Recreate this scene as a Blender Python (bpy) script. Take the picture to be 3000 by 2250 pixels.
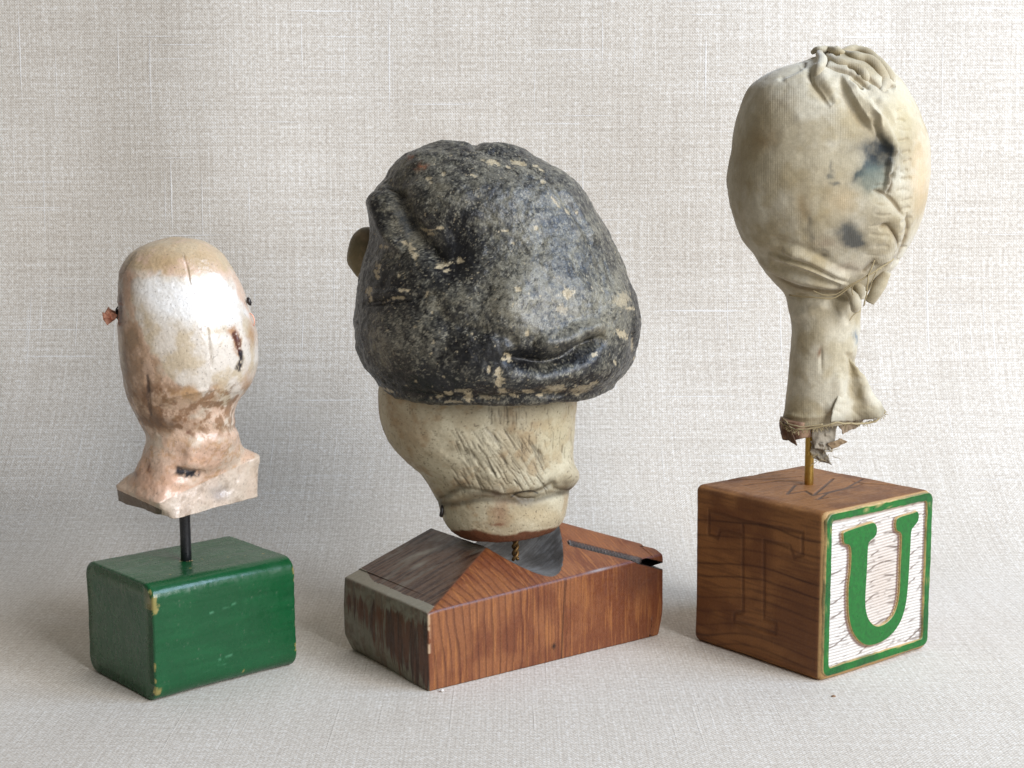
import bpy, bmesh, math, random
import numpy as np
from mathutils import Vector
from mathutils.geometry import tessellate_polygon

SC = bpy.context.scene
for o in list(bpy.data.objects):
    bpy.data.objects.remove(o)
COL = SC.collection
CM = 0.01                                   # every length below is written in centimetres

# ------------------------------------------------------------------ camera
F_PX, PITCH, CAM_H = 4471.0, 0.1440, 13.289        # focal length in photo pixels (3000 wide)
cam = bpy.data.cameras.new('camera')
cam.sensor_width = 36.0
cam.lens = 36.0 * F_PX / 3000.0
cam.clip_start = 0.01
cam.clip_end = 50.0
cam_o = bpy.data.objects.new('camera', cam)
cam_o.location = (0, 0, CAM_H * CM)
cam_o.rotation_euler = (math.pi / 2 - PITCH, 0.0034, 0)
COL.objects.link(cam_o)
SC.camera = cam_o

# ------------------------------------------------------------------ light
world = bpy.data.worlds.new('World')
SC.world = world
world.use_nodes = True
bg = world.node_tree.nodes['Background']
bg.inputs['Color'].default_value = (1.0, 0.93, 0.82, 1)
bg.inputs['Strength'].default_value = 0.15

def area(name, loc, target, sx, sy, power, color):
    l = bpy.data.lights.new(name, 'AREA')
    l.shape = 'RECTANGLE'
    l.size, l.size_y = sx * CM, sy * CM
    l.energy = power
    l.color = color
    o = bpy.data.objects.new(name, l)
    o.location = Vector(loc) * CM
    d = (Vector(target) - Vector(loc)) * CM
    o.rotation_euler = d.to_track_quat('-Z', 'Y').to_euler()
    COL.objects.link(o)
    return o
area('window_light', (74, -34, 54), (0, 42, 9), 62, 56, 17.3, (0.94, 0.955, 1.0))
# added cool lamp, no seen source, tints the top of the hanging cloth
area('cool_wall_fill', (44, 30, 50), (4, 60, 20), 30, 24, 2.9, (0.55, 0.72, 1.0))

SC.view_settings.view_transform = 'Standard'
SC.view_settings.look = 'None'
SC.view_settings.exposure = 0.0
SC.view_settings.gamma = 1.0

# ------------------------------------------------------------------ maths helpers
CP, SP = math.cos(PITCH), math.sin(PITCH)

def at(px, py, Y):
    """photo pixel (3000 x 2250) -> point in cm on the upright plane at depth Y"""
    x = (px - 1500.0) / F_PX
    y = -(py - 1125.0) / F_PX
    dy = CP + y * SP
    dz = -SP + y * CP
    return np.array([x * Y / dy, Y, CAM_H + dz * Y / dy])

def to_px(P):
    Y, Z = P[:, 1], P[:, 2] - CAM_H
    d = Y * CP - Z * SP
    up = Y * SP + Z * CP
    return np.stack([1500 + P[:, 0] / d * F_PX, 1125 - up / d * F_PX], 1)

def _hash(i, j, k, s):
    with np.errstate(over='ignore'):
        h = (i.astype(np.uint32) * np.uint32(374761393) + j.astype(np.uint32) * np.uint32(668265263)
             + k.astype(np.uint32) * np.uint32(2147483647 - 1640531535) + np.uint32((s * 974711 + 12345) % 4294967291))
        h = (h ^ (h >> np.uint32(13))) * np.uint32(1274126177)
        h = (h ^ (h >> np.uint32(16))) * np.uint32(2246822519)
        h = h ^ (h >> np.uint32(15))
    return h.astype(np.float64) / 4294967295.0

def vn(P, s=0):
    """3-D value noise, 0..1"""
    f = np.floor(P)
    t = P - f
    t = t * t * (3 - 2 * t)
    I = f.astype(np.int64)
    r = 0
    for a in (0, 1):
        for b in (0, 1):
            for c in (0, 1):
                w = (t[:, 0] if a else 1 - t[:, 0]) * (t[:, 1] if b else 1 - t[:, 1]) * (t[:, 2] if c else 1 - t[:, 2])
                r = r + w * _hash(I[:, 0] + a, I[:, 1] + b, I[:, 2] + c, s)
    return r

def fbm(P, sc=1.0, oc=4, s=0, rough=0.55):
    P = np.asarray(P) * sc
    v, a, n = 0, 1.0, 0
    for i in range(oc):
        v = v + a * vn(P * (2.03 ** i) + 17.3 * i, s + i)
        n += a
        a *= rough
    return v / n

def sst(a, b, x):
    t = np.clip((x - a) / (b - a), 0, 1)
    return t * t * (3 - 2 * t)

def seg(P, poly):
    """distance of points to a polyline and the position along it (0..1)"""
    poly = np.asarray(poly, float)
    best = np.full(len(P), 1e9)
    tt = np.zeros(len(P))
    L = np.linalg.norm(np.diff(poly, axis=0), axis=1)
    tot, acc = L.sum(), 0
    for i in range(len(poly) - 1):
        a, b = poly[i], poly[i + 1]
        ab = b - a
        t = np.clip(((P - a) @ ab) / max(ab @ ab, 1e-9), 0, 1)
        d = np.linalg.norm(P - a - t[:, None] * ab, axis=1)
        m = d < best
        best[m] = d[m]
        tt[m] = (acc + t[m] * L[i]) / tot
        acc += L[i]
    return best, tt

def near(P, poly, m):
    """indices of the points inside the polyline's bounding box grown by m"""
    poly = np.asarray(poly)
    lo, hi = poly.min(0) - m, poly.max(0) + m
    return np.nonzero((P[:, 0] > lo[0]) & (P[:, 0] < hi[0]) & (P[:, 1] > lo[1]) & (P[:, 1] < hi[1]))[0]

def smooth_poly(poly, n=6):
    p = np.asarray(poly, float)
    if len(p) < 3:
        return p
    q = np.vstack([2 * p[0] - p[1], p, 2 * p[-1] - p[-2]])
    out = []
    for i in range(1, len(q) - 2):
        for k in range(n):
            t = k / n
            a, b, c, d = q[i - 1], q[i], q[i + 1], q[i + 2]
            out.append(0.5 * (2 * b + (c - a) * t + (2 * a - 5 * b + 4 * c - d) * t * t + (3 * b - a - 3 * c + d) * t ** 3))
    out.append(p[-1])
    return np.array(out)

def sdpoly(P, poly):
    """signed distance to a closed polygon, negative inside"""
    poly = np.asarray(poly, float)
    d = np.full(len(P), 1e9)
    ins = np.zeros(len(P), bool)
    n = len(poly)
    for i in range(n):
        a, b = poly[i], poly[(i + 1) % n]
        ab = b - a
        t = np.clip(((P - a) @ ab) / max(ab @ ab, 1e-9), 0, 1)
        d = np.minimum(d, np.linalg.norm(P - a - t[:, None] * ab, axis=1))
        c = ((a[1] > P[:, 1]) != (b[1] > P[:, 1]))
        xx = a[0] + (P[:, 1] - a[1]) / (b[1] - a[1] + 1e-12) * ab[0]
        ins ^= c & (P[:, 0] < xx)
    return np.where(ins, -d, d)

def blob(Q, x, y, rx, ry, rot=0):
    c, s = math.cos(math.radians(rot)), math.sin(math.radians(rot))
    dx, dy = Q[:, 0] - x, Q[:, 1] - y
    a = (dx * c + dy * s) / rx
    b = (-dx * s + dy * c) / ry
    return np.exp(-(a * a + b * b))

def lerp(A, B, t):
    t = np.asarray(t)
    if t.ndim == 1:
        t = t[:, None]
    return A * (1 - t) + np.asarray(B) * t

def srgb(r, g, b):
    f = lambda c: (c / 255 / 12.92) if c <= 10 else ((c / 255 + 0.055) / 1.055) ** 2.4
    return np.array([f(r), f(g), f(b)])

# ------------------------------------------------------------------ mesh helpers
def mesh_obj(name, V, faces, mat, parent=None, base=(0, 0, 0), col=None, uvw=None, smooth=True, uv=None):
    """V in world cm; the object keeps its vertices relative to its thing's base"""
    V = np.asarray(V, float)
    base = np.asarray(base, float)
    me = bpy.data.meshes.new(name)
    if isinstance(faces, np.ndarray):
        k = faces.shape[1]
        me.vertices.add(len(V))
        me.vertices.foreach_set('co', ((V - base) * CM).astype(np.float32).ravel())
        me.loops.add(faces.size)
        me.loops.foreach_set('vertex_index', faces.astype(np.int32).ravel())
        me.polygons.add(len(faces))
        me.polygons.foreach_set('loop_start', np.arange(0, faces.size, k, dtype=np.int32))
        me.polygons.foreach_set('loop_total', np.full(len(faces), k, dtype=np.int32))
        me.update(calc_edges=True)
    else:
        me.from_pydata(((V - base) * CM).tolist(), [], [list(f) for f in faces])
        me.update()
    me.polygons.foreach_set('use_smooth', np.full(len(me.polygons), smooth))
    if col is not None:
        c = np.asarray(col, float)
        if c.ndim == 1:
            c = np.tile(c, (len(V), 1))
        a = me.color_attributes.new('paint', 'FLOAT_COLOR', 'POINT')
        a.data.foreach_set('color', np.concatenate([np.clip(c, 0, 1), np.ones((len(V), 1))], 1).astype(np.float32).ravel())
    a = me.attributes.new('cloc', 'FLOAT_VECTOR', 'POINT')
    a.data.foreach_set('vector', np.asarray(V - base if uvw is None else uvw, np.float32).ravel())
    me.materials.append(mat)
    o = bpy.data.objects.new(name, me)
    COL.objects.link(o)
    if parent is not None:
        o.parent = parent
        if parent.type == 'MESH':
            pass
    else:
        o.location = base * CM
    return o

def grid_faces(nr, nc, wrap):
    i = np.arange(nr - 1)[:, None]
    j = np.arange(nc if wrap else nc - 1)[None, :]
    j2 = (j + 1) % nc
    a, b, c, d = i * nc + j, i * nc + j2, (i + 1) * nc + j2, (i + 1) * nc + j
    return np.stack([a, b, c, d], -1).reshape(-1, 4)

def grid_normals(G, wrap):
    """G (nr, nc, 3) -> unit normals"""
    du = np.empty_like(G)
    du[1:-1] = G[2:] - G[:-2]
    du[0] = G[1] - G[0]
    du[-1] = G[-1] - G[-2]
    if wrap:
        dv = np.roll(G, -1, 1) - np.roll(G, 1, 1)
    else:
        dv = np.empty_like(G)
        dv[:, 1:-1] = G[:, 2:] - G[:, :-2]
        dv[:, 0] = G[:, 1] - G[:, 0]
        dv[:, -1] = G[:, -1] - G[:, -2]
    n = np.cross(du, dv)
    l = np.linalg.norm(n, axis=2, keepdims=True)
    n = n / np.maximum(l, 1e-12)
    return n

def resample(secs, nr, dens=None):
    """secs: (k, nc, 3) control rings -> (nr, nc, 3) Catmull-Rom along the rings"""
    S = np.asarray(secs)
    mid = S.mean(1)
    d = np.linalg.norm(np.diff(S, axis=0), axis=2).mean(1) + 1e-4
    T = np.concatenate([[0], np.cumsum(d)])
    t = np.linspace(0, T[-1], nr)
    i = np.clip(np.searchsorted(T, t, side='right') - 1, 0, len(T) - 2)
    h = T[i + 1] - T[i]
    u = ((t - T[i]) / h)[:, None, None]
    # monotone-ish finite difference tangents
    M = np.zeros_like(S)
    dd = np.diff(S, axis=0) / d[:, None, None]
    M[1:-1] = np.where(dd[1:] * dd[:-1] > 0, 2 * dd[1:] * dd[:-1] / (dd[1:] + dd[:-1] + 1e-12), 0)
    M[0], M[-1] = dd[0], dd[-1]
    hh = h[:, None, None]
    return ((2 * u ** 3 - 3 * u ** 2 + 1) * S[i] + (u ** 3 - 2 * u ** 2 + u) * hh * M[i]
            + (-2 * u ** 3 + 3 * u ** 2) * S[i + 1] + (u ** 3 - u ** 2) * hh * M[i + 1])

def ring(yl, xl, xr, Y, ratio, nc, yr=None, p=2.0, back=1.0):
    """closed ring through left point (xl,yl) and right point (xr,yr or yl) of the photo, centred at depth Y"""
    yr = yl if yr is None else yr
    A, B = at(xl, yl, Y), at(xr, yr, Y)
    c = (A + B) / 2
    hx = (B - A) / 2
    r = np.linalg.norm(hx) * ratio
    f = angles(nc)
    cs, sn = np.cos(f), np.sin(f)
    X = np.sign(cs) * np.abs(cs) ** (2 / p)
    Yy = np.sign(sn) * np.abs(sn) ** (2 / p)
    R = c[None] + X[:, None] * hx[None]
    R[:, 1] += Yy * r * np.where(sn > 0, back, 1.0)
    return R

CAMP = np.array([0, 0, CAM_H])
def angles(nc):
    """ring angles, closer together on the side that faces the camera"""
    x = np.linspace(0, 2 * np.pi, nc, endpoint=False)
    return x - 0.5 * np.cos(x) + 0.5

def facing(V, N):
    v = CAMP - V
    v /= np.linalg.norm(v, axis=1)[:, None]
    return (v * N).sum(1)

def sculpt(G, wrap, feats, flip=False, soft=0.5):
    """push a grid along its normals: ('b',x,y,rx,ry,rot,amp) bump | ('l',polyline,width,amp) ridge or crease | ('s',polyline,width,amp) sharp crease"""
    nr, nc, _ = G.shape
    N = grid_normals(G, wrap)
    if flip:
        N = -N
    V, n = G.reshape(-1, 3), N.reshape(-1, 3)
    Q = to_px(V)
    w = np.clip(facing(V, n) * 3 + soft, 0, 1)
    D = np.zeros(len(V))
    for f in feats:
        if f[0] == 'b':
            D += f[6] * blob(Q, f[1], f[2], f[3], f[4], f[5])
        elif f[0] == 'f':      # overlapping fold: ('f', polyline, sharp side width, soft side width, amp, side)
            pl = smooth_poly(f[1])
            ix = near(Q, pl, f[3] * 3.2)
            q_ = Q[ix]
            best, sg, tt = np.full(len(ix), 1e9), np.ones(len(ix)), np.zeros(len(ix))
            for i in range(len(pl) - 1):
                ab = pl[i + 1] - pl[i]
                ap = q_ - pl[i]
                t = np.clip((ap @ ab) / max(ab @ ab, 1e-9), 0, 1)
                d = np.linalg.norm(ap - t[:, None] * ab, axis=1)
                m = d < best
                best[m] = d[m]
                sg[m] = np.sign(ab[0] * ap[m, 1] - ab[1] * ap[m, 0])
                tt[m] = (i + t[m]) / (len(pl) - 1)
            tap = np.clip(np.minimum(tt, 1 - tt) * 4, 0, 1) ** 0.7
            hi = (sg * f[5]) < 0
            prof = np.where(hi, np.exp(-(best / f[3]) ** 1.5), np.exp(-(best / f[2]) ** 2) * 1.3 - 0.3 * np.exp(-(best / (f[2] * 3)) ** 2))
            D[ix] += f[4] * tap * prof
        else:
            pl = smooth_poly(f[1])
            ix = near(Q, pl, f[2] * 5)
            d, t = seg(Q[ix], pl)
            tap = np.clip(np.minimum(t, 1 - t) * 6, 0, 1) ** 0.6
            wd = f[2] * (0.45 + 0.55 * tap)
            if f[0] == 'l':
                D[ix] += f[3] * tap * np.exp(-(d / wd) ** 2)
            else:
                D[ix] += f[3] * tap * (np.exp(-(d / wd)) - 0.0067)
    return (V + n * (D * w)[:, None]).reshape(G.shape), w.reshape(nr, nc)

def tube(path, rad, n=10, closed_ends=True):
    """round tube along a path in cm; rad may be a list"""
    P = np.asarray(path, float)
    k = len(P)
    R = np.full(k, rad) if np.isscalar(rad) else np.asarray(rad, float)
    T = np.gradient(P, axis=0)
    T /= np.linalg.norm(T, axis=1)[:, None] + 1e-12
    up = np.array([0.31, 0.9, 0.2])
    V = []
    for i in range(k):
        a = np.cross(T[i], up)
        a /= np.linalg.norm(a) + 1e-12
        b = np.cross(T[i], a)
        f = np.linspace(0, 2 * np.pi, n, endpoint=False)
        V.append(P[i] + R[i] * (np.cos(f)[:, None] * a + np.sin(f)[:, None] * b))
    V = np.vstack(V)
    F = grid_faces(k, n, True).tolist()
    if closed_ends:
        F.append(list(range(n))[::-1])
        F.append([(k - 1) * n + j for j in range(n)])
    return V, F

def join(parts):
    VV, FF, k = [], [], 0
    for V, F in parts:
        VV.append(V)
        FF += [[i + k for i in f] for f in F]
        k += len(V)
    return np.vstack(VV), FF

def gl(L, r, n):
    r = max(r, 1e-3)
    e = r * np.array([0, 0.25, 0.5, 0.75])
    return np.concatenate([e, np.linspace(r, L - r, n), L - e[::-1]])

def round_box(Lu, Lv, Lz, r, n, rr=None):
    """box in local coords with rounded edges; r = radius per axis zone; n = (nu,nv,nz). rr: larger radius for edges parallel to u"""
    R = rr or r
    gu, gv, gz = gl(Lu, r, n[0]), gl(Lv, R, n[1]), gl(Lz, R, n[2])
    VV, FF, k = [], [], 0
    def add(a, b, fn, flip):
        nonlocal k
        A, B = np.meshgrid(a, b, indexing='ij')
        P = fn(A, B).reshape(-1, 3)
        f = grid_faces(len(a), len(b), False)
        if flip:
            f = f[:, ::-1]
        VV.append(P)
        FF.append(f + k)
        k += len(P)
    o = lambda A, v: np.full_like(A, v)
    add(gu, gz, lambda A, B: np.stack([A, o(A, 0), B], -1), False)
    add(gu, gz, lambda A, B: np.stack([A, o(A, Lv), B], -1), True)
    add(gv, gz, lambda A, B: np.stack([o(A, 0), A, B], -1), True)
    add(gv, gz, lambda A, B: np.stack([o(A, Lu), A, B], -1), False)
    add(gu, gv, lambda A, B: np.stack([A, B, o(A, Lz)], -1), False)
    add(gu, gv, lambda A, B: np.stack([A, B, o(A, 0)], -1), True)
    V, F = np.vstack(VV), np.vstack(FF)
    key = np.round(V * 1e4).astype(np.int64)
    _, idx, inv = np.unique(key, axis=0, return_index=True, return_inverse=True)
    V, F = V[idx], inv.ravel()[F]
    L = np.array([Lu, Lv, Lz])
    if rr:
        inn = np.clip(V, [0, R, R], [Lu, Lv - R, Lz - R])
        d = V - inn
        l = np.linalg.norm(d, axis=1)
        m = l > 1e-9
        V[m] = inn[m] + d[m] / l[m, None] * R
        e = np.clip(1 - np.minimum(V[:, 0], Lu - V[:, 0]) / r, 0, 1)
        s = r * (1 - np.sqrt(np.clip(1 - e * e, 0, 1)))
        c = np.array([Lv / 2, Lz / 2])
        V[:, 1] = c[0] + (V[:, 1] - c[0]) * (1 - s / c[0])
        V[:, 2] = c[1] + (V[:, 2] - c[1]) * (1 - s / c[1])
    else:
        inn = np.clip(V, r, L - r)
        d = V - inn
        l = np.linalg.norm(d, axis=1)
        m = l > 1e-9
        V[m] = inn[m] + d[m] / l[m, None] * r
    return V, F

class Frame:
    """block frame: u to the right-back, v to the left-back, z up, from the near bottom corner"""
    def __init__(s, x, y, th):
        s.o = np.array([x, y, 0.0])
        s.R = np.array([math.cos(th), math.sin(th), 0])
        s.L = np.array([-math.sin(th), math.cos(th), 0])
    def w(s, P):
        P = np.atleast_2d(P)
        return s.o + P[:, :1] * s.R + P[:, 1:2] * s.L + P[:, 2:3] * np.array([0, 0, 1.0])

# ------------------------------------------------------------------ materials
def nodes(name):
    m = bpy.data.materials.new(name)
    m.use_nodes = True
    nt = m.node_tree
    return m, nt, nt.nodes['Principled BSDF']

def N(nt, t, **kw):
    n = nt.nodes.new(t)
    for k, v in kw.items():
        if k.startswith('i_'):
            key = k[2:]
            key = int(key) if key.isdigit() else key
            n.inputs[key].default_value = v
        else:
            setattr(n, k, v)
    return n

def math_(nt, op, a, b=None, clamp=False):
    n = nt.nodes.new('ShaderNodeMath')
    n.operation = op
    n.use_clamp = clamp
    for i, v in enumerate((a, b)):
        if v is None:
            continue
        if isinstance(v, (int, float)):
            n.inputs[i].default_value = v
        else:
            nt.links.new(v, n.inputs[i])
    return n.outputs[0]

def noise(nt, vec, scale, detail=3, rough=0.55, dist=0.0):
    n = N(nt, 'ShaderNodeTexNoise')
    n.inputs['Scale'].default_value = scale
    n.inputs['Detail'].default_value = detail
    n.inputs['Roughness'].default_value = rough
    n.inputs['Distortion'].default_value = dist
    nt.links.new(vec, n.inputs['Vector'])
    return n.outputs['Fac']

def maprange(nt, v, a, b, c, d):
    n = N(nt, 'ShaderNodeMapRange')
    nt.links.new(v, n.inputs[0])
    for i, x in enumerate((a, b, c, d)):
        n.inputs[i + 1].default_value = x
    return n.outputs[0]

def vscale(nt, vec, s):
    n = N(nt, 'ShaderNodeVectorMath', operation='MULTIPLY')
    n.inputs[1].default_value = s
    nt.links.new(vec, n.inputs[0])
    return n.outputs[0]

def painted(name, rough=0.5, spec=0.5, vary=0.15, vscl=30, bump=0.004, bscl=25, rvar=0.15, coat=0.0, flat=None, metal=0.0, sss=0.0, stretch=(1, 1, 1), tone=0.84):
    """surface whose colour is the mesh's own 'paint' attribute, with fine procedural grain, relief and gloss variation"""
    m, nt, b = nodes(name)
    loc = N(nt, 'ShaderNodeAttribute', attribute_name='cloc').outputs['Vector']
    if stretch != (1, 1, 1):
        loc = vscale(nt, loc, stretch)
    if flat is None:
        c = N(nt, 'ShaderNodeAttribute', attribute_name='paint').outputs['Color']
    else:
        r = N(nt, 'ShaderNodeRGB')
        r.outputs[0].default_value = (*flat, 1)
        c = r.outputs[0]
    n1 = noise(nt, loc, vscl, 4, 0.65)
    f = maprange(nt, n1, 0.25, 0.75, (1 - vary) * tone, (1 + vary) * tone)
    mx = N(nt, 'ShaderNodeMix', data_type='RGBA', blend_type='MULTIPLY')
    mx.inputs[0].default_value = 1
    nt.links.new(c, mx.inputs[6])
    comb = N(nt, 'ShaderNodeCombineColor')
    for i in range(3):
        nt.links.new(f, comb.inputs[i])
    nt.links.new(comb.outputs[0], mx.inputs[7])
    nt.links.new(mx.outputs[2], b.inputs['Base Color'])
    n2 = noise(nt, loc, bscl * 0.4, 3, 0.6)
    nt.links.new(maprange(nt, n2, 0.3, 0.7, max(rough - rvar, 0.05), min(rough + rvar, 1)), b.inputs['Roughness'])
    b.inputs['Specular IOR Level'].default_value = spec
    b.inputs['Metallic'].default_value = metal
    b.inputs['Coat Weight'].default_value = coat
    b.inputs['Coat Roughness'].default_value = 0.2
    if sss:
        b.inputs['Subsurface Weight'].default_value = sss
        b.inputs['Subsurface Scale'].default_value = 0.001
    if bump:
        n3 = noise(nt, loc, bscl, 5, 0.65)
        bp = N(nt, 'ShaderNodeBump')
        bp.inputs['Strength'].default_value = 1.0
        bp.inputs['Distance'].default_value = bump * CM
        nt.links.new(n3, bp.inputs['Height'])
        nt.links.new(bp.outputs[0], b.inputs['Normal'])
    return m

def linen():
    m, nt, b = nodes('linen_weave')
    uv = N(nt, 'ShaderNodeAttribute', attribute_name='cloc').outputs['Vector']
    warp = noise(nt, vscale(nt, uv, (0.5, 0.5, 1)), 1.0, 2)
    # slightly wandering thread coordinates
    off = N(nt, 'ShaderNodeTexNoise')
    off.inputs['Scale'].default_value = 0.35
    nt.links.new(uv, off.inputs['Vector'])
    ad = N(nt, 'ShaderNodeVectorMath', operation='MULTIPLY_ADD')
    ad.inputs[1].default_value = (0.06, 0.06, 0)
    nt.links.new(off.outputs['Color'], ad.inputs[0])
    nt.links.new(uv, ad.inputs[2])
    p = ad.outputs[0]
    sep = N(nt, 'ShaderNodeSeparateXYZ')
    nt.links.new(p, sep.inputs[0])
    X, Y = sep.outputs[0], sep.outputs[1]
    FR = 2 * math.pi * 10.5
    sx = math_(nt, 'SINE', math_(nt, 'MULTIPLY', X, FR))
    sy = math_(nt, 'SINE', math_(nt, 'MULTIPLY', Y, FR * 0.93))
    weave = math_(nt, 'MULTIPLY', sx, sy)                     # over / under checker
    gaps = math_(nt, 'MULTIPLY', math_(nt, 'ABSOLUTE', math_(nt, 'SINE', math_(nt, 'MULTIPLY', X, FR / 2))),
                 math_(nt, 'ABSOLUTE', math_(nt, 'SINE', math_(nt, 'MULTIPLY', Y, FR * 0.93 / 2))))
    # uneven threads: long in one direction, one thread wide in the other
    vt = noise(nt, vscale(nt, p, (9, 0.22, 1)), 1.0, 2, 0.6)
    ht = noise(nt, vscale(nt, p, (0.20, 9, 1)), 1.0, 2, 0.6)
    vs = maprange(nt, noise(nt, vscale(nt, p, (13, 0.2, 1)), 1.0, 0), 0.75, 0.82, 0, 1)
    hs = maprange(nt, noise(nt, vscale(nt, p, (0.20, 10.5, 3)), 1.0, 0), 0.765, 0.82, 0, 1)
    fleck = noise(nt, vscale(nt, p, (8, 8, 1)), 1.0, 4, 0.8)
    big = noise(nt, p, 0.22, 3, 0.5)
    lay_ = maprange(nt, Y, 58, 72, 0.60, 1.0)       # threads read as lines only where the cloth hangs
    th_ = math_(nt, 'MULTIPLY', math_(nt, 'ADD', math_(nt, 'SUBTRACT', vt, 0.5), math_(nt, 'SUBTRACT', ht, 0.5)), 0.34)
    v = math_(nt, 'ADD', math_(nt, 'MULTIPLY', th_, lay_), 0.34)
    v = math_(nt, 'ADD', v, math_(nt, 'ADD', math_(nt, 'MULTIPLY', math_(nt, 'SUBTRACT', fleck, 0.5), 1.15), 0.43))
    v = math_(nt, 'ADD', v, math_(nt, 'MULTIPLY', big, 0.16))
    v = math_(nt, 'ADD', v, math_(nt, 'MULTIPLY', gaps, 0.12))
    ramp = N(nt, 'ShaderNodeValToRGB')
    cr = ramp.color_ramp
    cr.elements[0].position = 0.55
    cr.elements[0].color = (0.43, 0.375, 0.31, 1)
    cr.elements[1].position = 1.0
    cr.elements[1].color = (0.79, 0.755, 0.695, 1)
    e = cr.elements.new(0.78)
    e.color = (0.60, 0.545, 0.465, 1)
    nt.links.new(math_(nt, 'MULTIPLY', v, 0.86), ramp.inputs[0])
    mx = N(nt, 'ShaderNodeMix', data_type='RGBA', blend_type='MIX')
    nt.links.new(math_(nt, 'MULTIPLY', math_(nt, 'MULTIPLY', math_(nt, 'MAXIMUM', vs, hs), 0.42), maprange(nt, Y, 60, 74, 0.0, 1.0)), mx.inputs[0])
    nt.links.new(ramp.outputs[0], mx.inputs[6])
    mx.inputs[7].default_value = (0.92, 0.915, 0.90, 1)
    # the slubs were pressed flat where the cloth lies on the table and hardly show there
    # rare brown specks of bark in the flax
    sp = maprange(nt, noise(nt, p, 3.3, 1, 0.5), 0.80, 0.84, 0, 0.55)
    m2 = N(nt, 'ShaderNodeMix', data_type='RGBA', blend_type='MIX')
    nt.links.new(sp, m2.inputs[0])
    nt.links.new(mx.outputs[2], m2.inputs[6])
    m2.inputs[7].default_value = (0.42, 0.35, 0.28, 1)
    nt.links.new(m2.outputs[2], b.inputs['Base Color'])
    b.inputs['Roughness'].default_value = 0.9
    b.inputs['Specular IOR Level'].default_value = 0.15
    b.inputs['Sheen Weight'].default_value = 0.15
    h = math_(nt, 'ADD', math_(nt, 'MULTIPLY', weave, 0.35), math_(nt, 'MULTIPLY', v, 1.2))
    h = math_(nt, 'ADD', h, math_(nt, 'MULTIPLY', math_(nt, 'MULTIPLY', math_(nt, 'MAXIMUM', vs, hs), 0.7), lay_))
    bp = N(nt, 'ShaderNodeBump')
    bp.inputs['Strength'].default_value = 1.0
    bp.inputs['Distance'].default_value = 0.010 * CM
    nt.links.new(h, bp.inputs['Height'])
    nt.links.new(bp.outputs[0], b.inputs['Normal'])
    return m

def knit(name):
    """ribbed jersey: fine vertical wales on top of the painted stains"""
    m = painted(name, rough=0.92, spec=0.12, tone=0.80, vary=0.13, vscl=34, bump=0, rvar=0.05)
    nt = m.node_tree
    b = nt.nodes['Principled BSDF']
    b.inputs['Sheen Weight'].default_value = 0.25
    at_ = N(nt, 'ShaderNodeAttribute', attribute_name='knit').outputs['Vector']
    sep = N(nt, 'ShaderNodeSeparateXYZ')
    nt.links.new(at_, sep.inputs[0])
    s1 = math_(nt, 'SINE', sep.outputs[0])
    s2 = math_(nt, 'SINE', math_(nt, 'MULTIPLY', sep.outputs[1], 1.0))
    loc = N(nt, 'ShaderNodeAttribute', attribute_name='cloc').outputs['Vector']
    ns = noise(nt, loc, 28, 3, 0.6)
    h = math_(nt, 'MULTIPLY', math_(nt, 'ADD', math_(nt, 'MULTIPLY', s1, 0.5), math_(nt, 'MULTIPLY', s2, 0.2)), maprange(nt, noise(nt, loc, 0.9, 2), 0.35, 0.65, 0.2, 1.2))
    h = math_(nt, 'ADD', h, math_(nt, 'MULTIPLY', ns, 1.2))
    bp = N(nt, 'ShaderNodeBump')
    bp.inputs['Strength'].default_value = 1.0
    bp.inputs['Distance'].default_value = 0.0020 * CM
    nt.links.new(h, bp.inputs['Height'])
    nt.links.new(bp.outputs[0], b.inputs['Normal'])
    return m

M_LINEN = linen()
M_GREEN = painted('green_enamel', rough=0.27, spec=0.5, vary=0.10, vscl=9, bump=0.006, bscl=7, rvar=0.08)
M_PLASTER = painted('aged_plaster', tone=0.86, coat=0.35, rough=0.40, spec=0.5, vary=0.10, vscl=14, bump=0.012, bscl=14, rvar=0.14)
M_BLACKROD = painted('black_lacquered_steel', rough=0.35, flat=(0.012, 0.012, 0.014), vary=0.2, bump=0.001)
M_CAP = painted('worn_black_paint', tone=0.74, rough=0.37, spec=0.42, vary=0.50, vscl=30, bump=0.012, bscl=22, rvar=0.16)
M_TAN = painted('cream_paint_on_wood', tone=0.80, rough=0.50, spec=0.4, vary=0.13, vscl=16, bump=0.01, bscl=16, rvar=0.14)
M_WOOD = painted('stained_pine', tone=0.76, rough=0.42, spec=0.4, vary=0.16, vscl=16, bump=0.006, bscl=20, rvar=0.12)
M_BLOCKWOOD = painted('toy_block_wood', rough=0.58, spec=0.3, vary=0.16, vscl=18, bump=0.006, bscl=22, rvar=0.1)
M_WHITE = painted('ribbed_white_paint', tone=0.74, rough=0.42, spec=0.4, vary=0.05, vscl=14, bump=0.004, bscl=30, rvar=0.1)
M_BGREEN = painted('bright_green_paint', rough=0.36, spec=0.5, vary=0.38, vscl=9, bump=0.004, bscl=14, rvar=0.1)
M_KNIT = knit('ribbed_jersey')
M_BRASS = painted('brass', rough=0.36, flat=tuple(srgb(196, 160, 84)), metal=0.9, vary=0.15, vscl=12, bump=0.002, rvar=0.1)
M_WIRE = painted('tarnished_wire', rough=0.5, flat=tuple(srgb(128, 98, 58)), metal=0.7, vary=0.4, vscl=12, bump=0.004, rvar=0.1)
M_THREAD = painted('cotton_thread', rough=0.9, spec=0.1, vary=0.2, bump=0.0, flat=tuple(srgb(168, 152, 118)))
M_PINK = painted('faded_pink_ribbon', rough=0.85, spec=0.15, vary=0.2, vscl=25, bump=0.004, flat=tuple(srgb(250, 186, 160)), tone=1.0)
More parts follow.
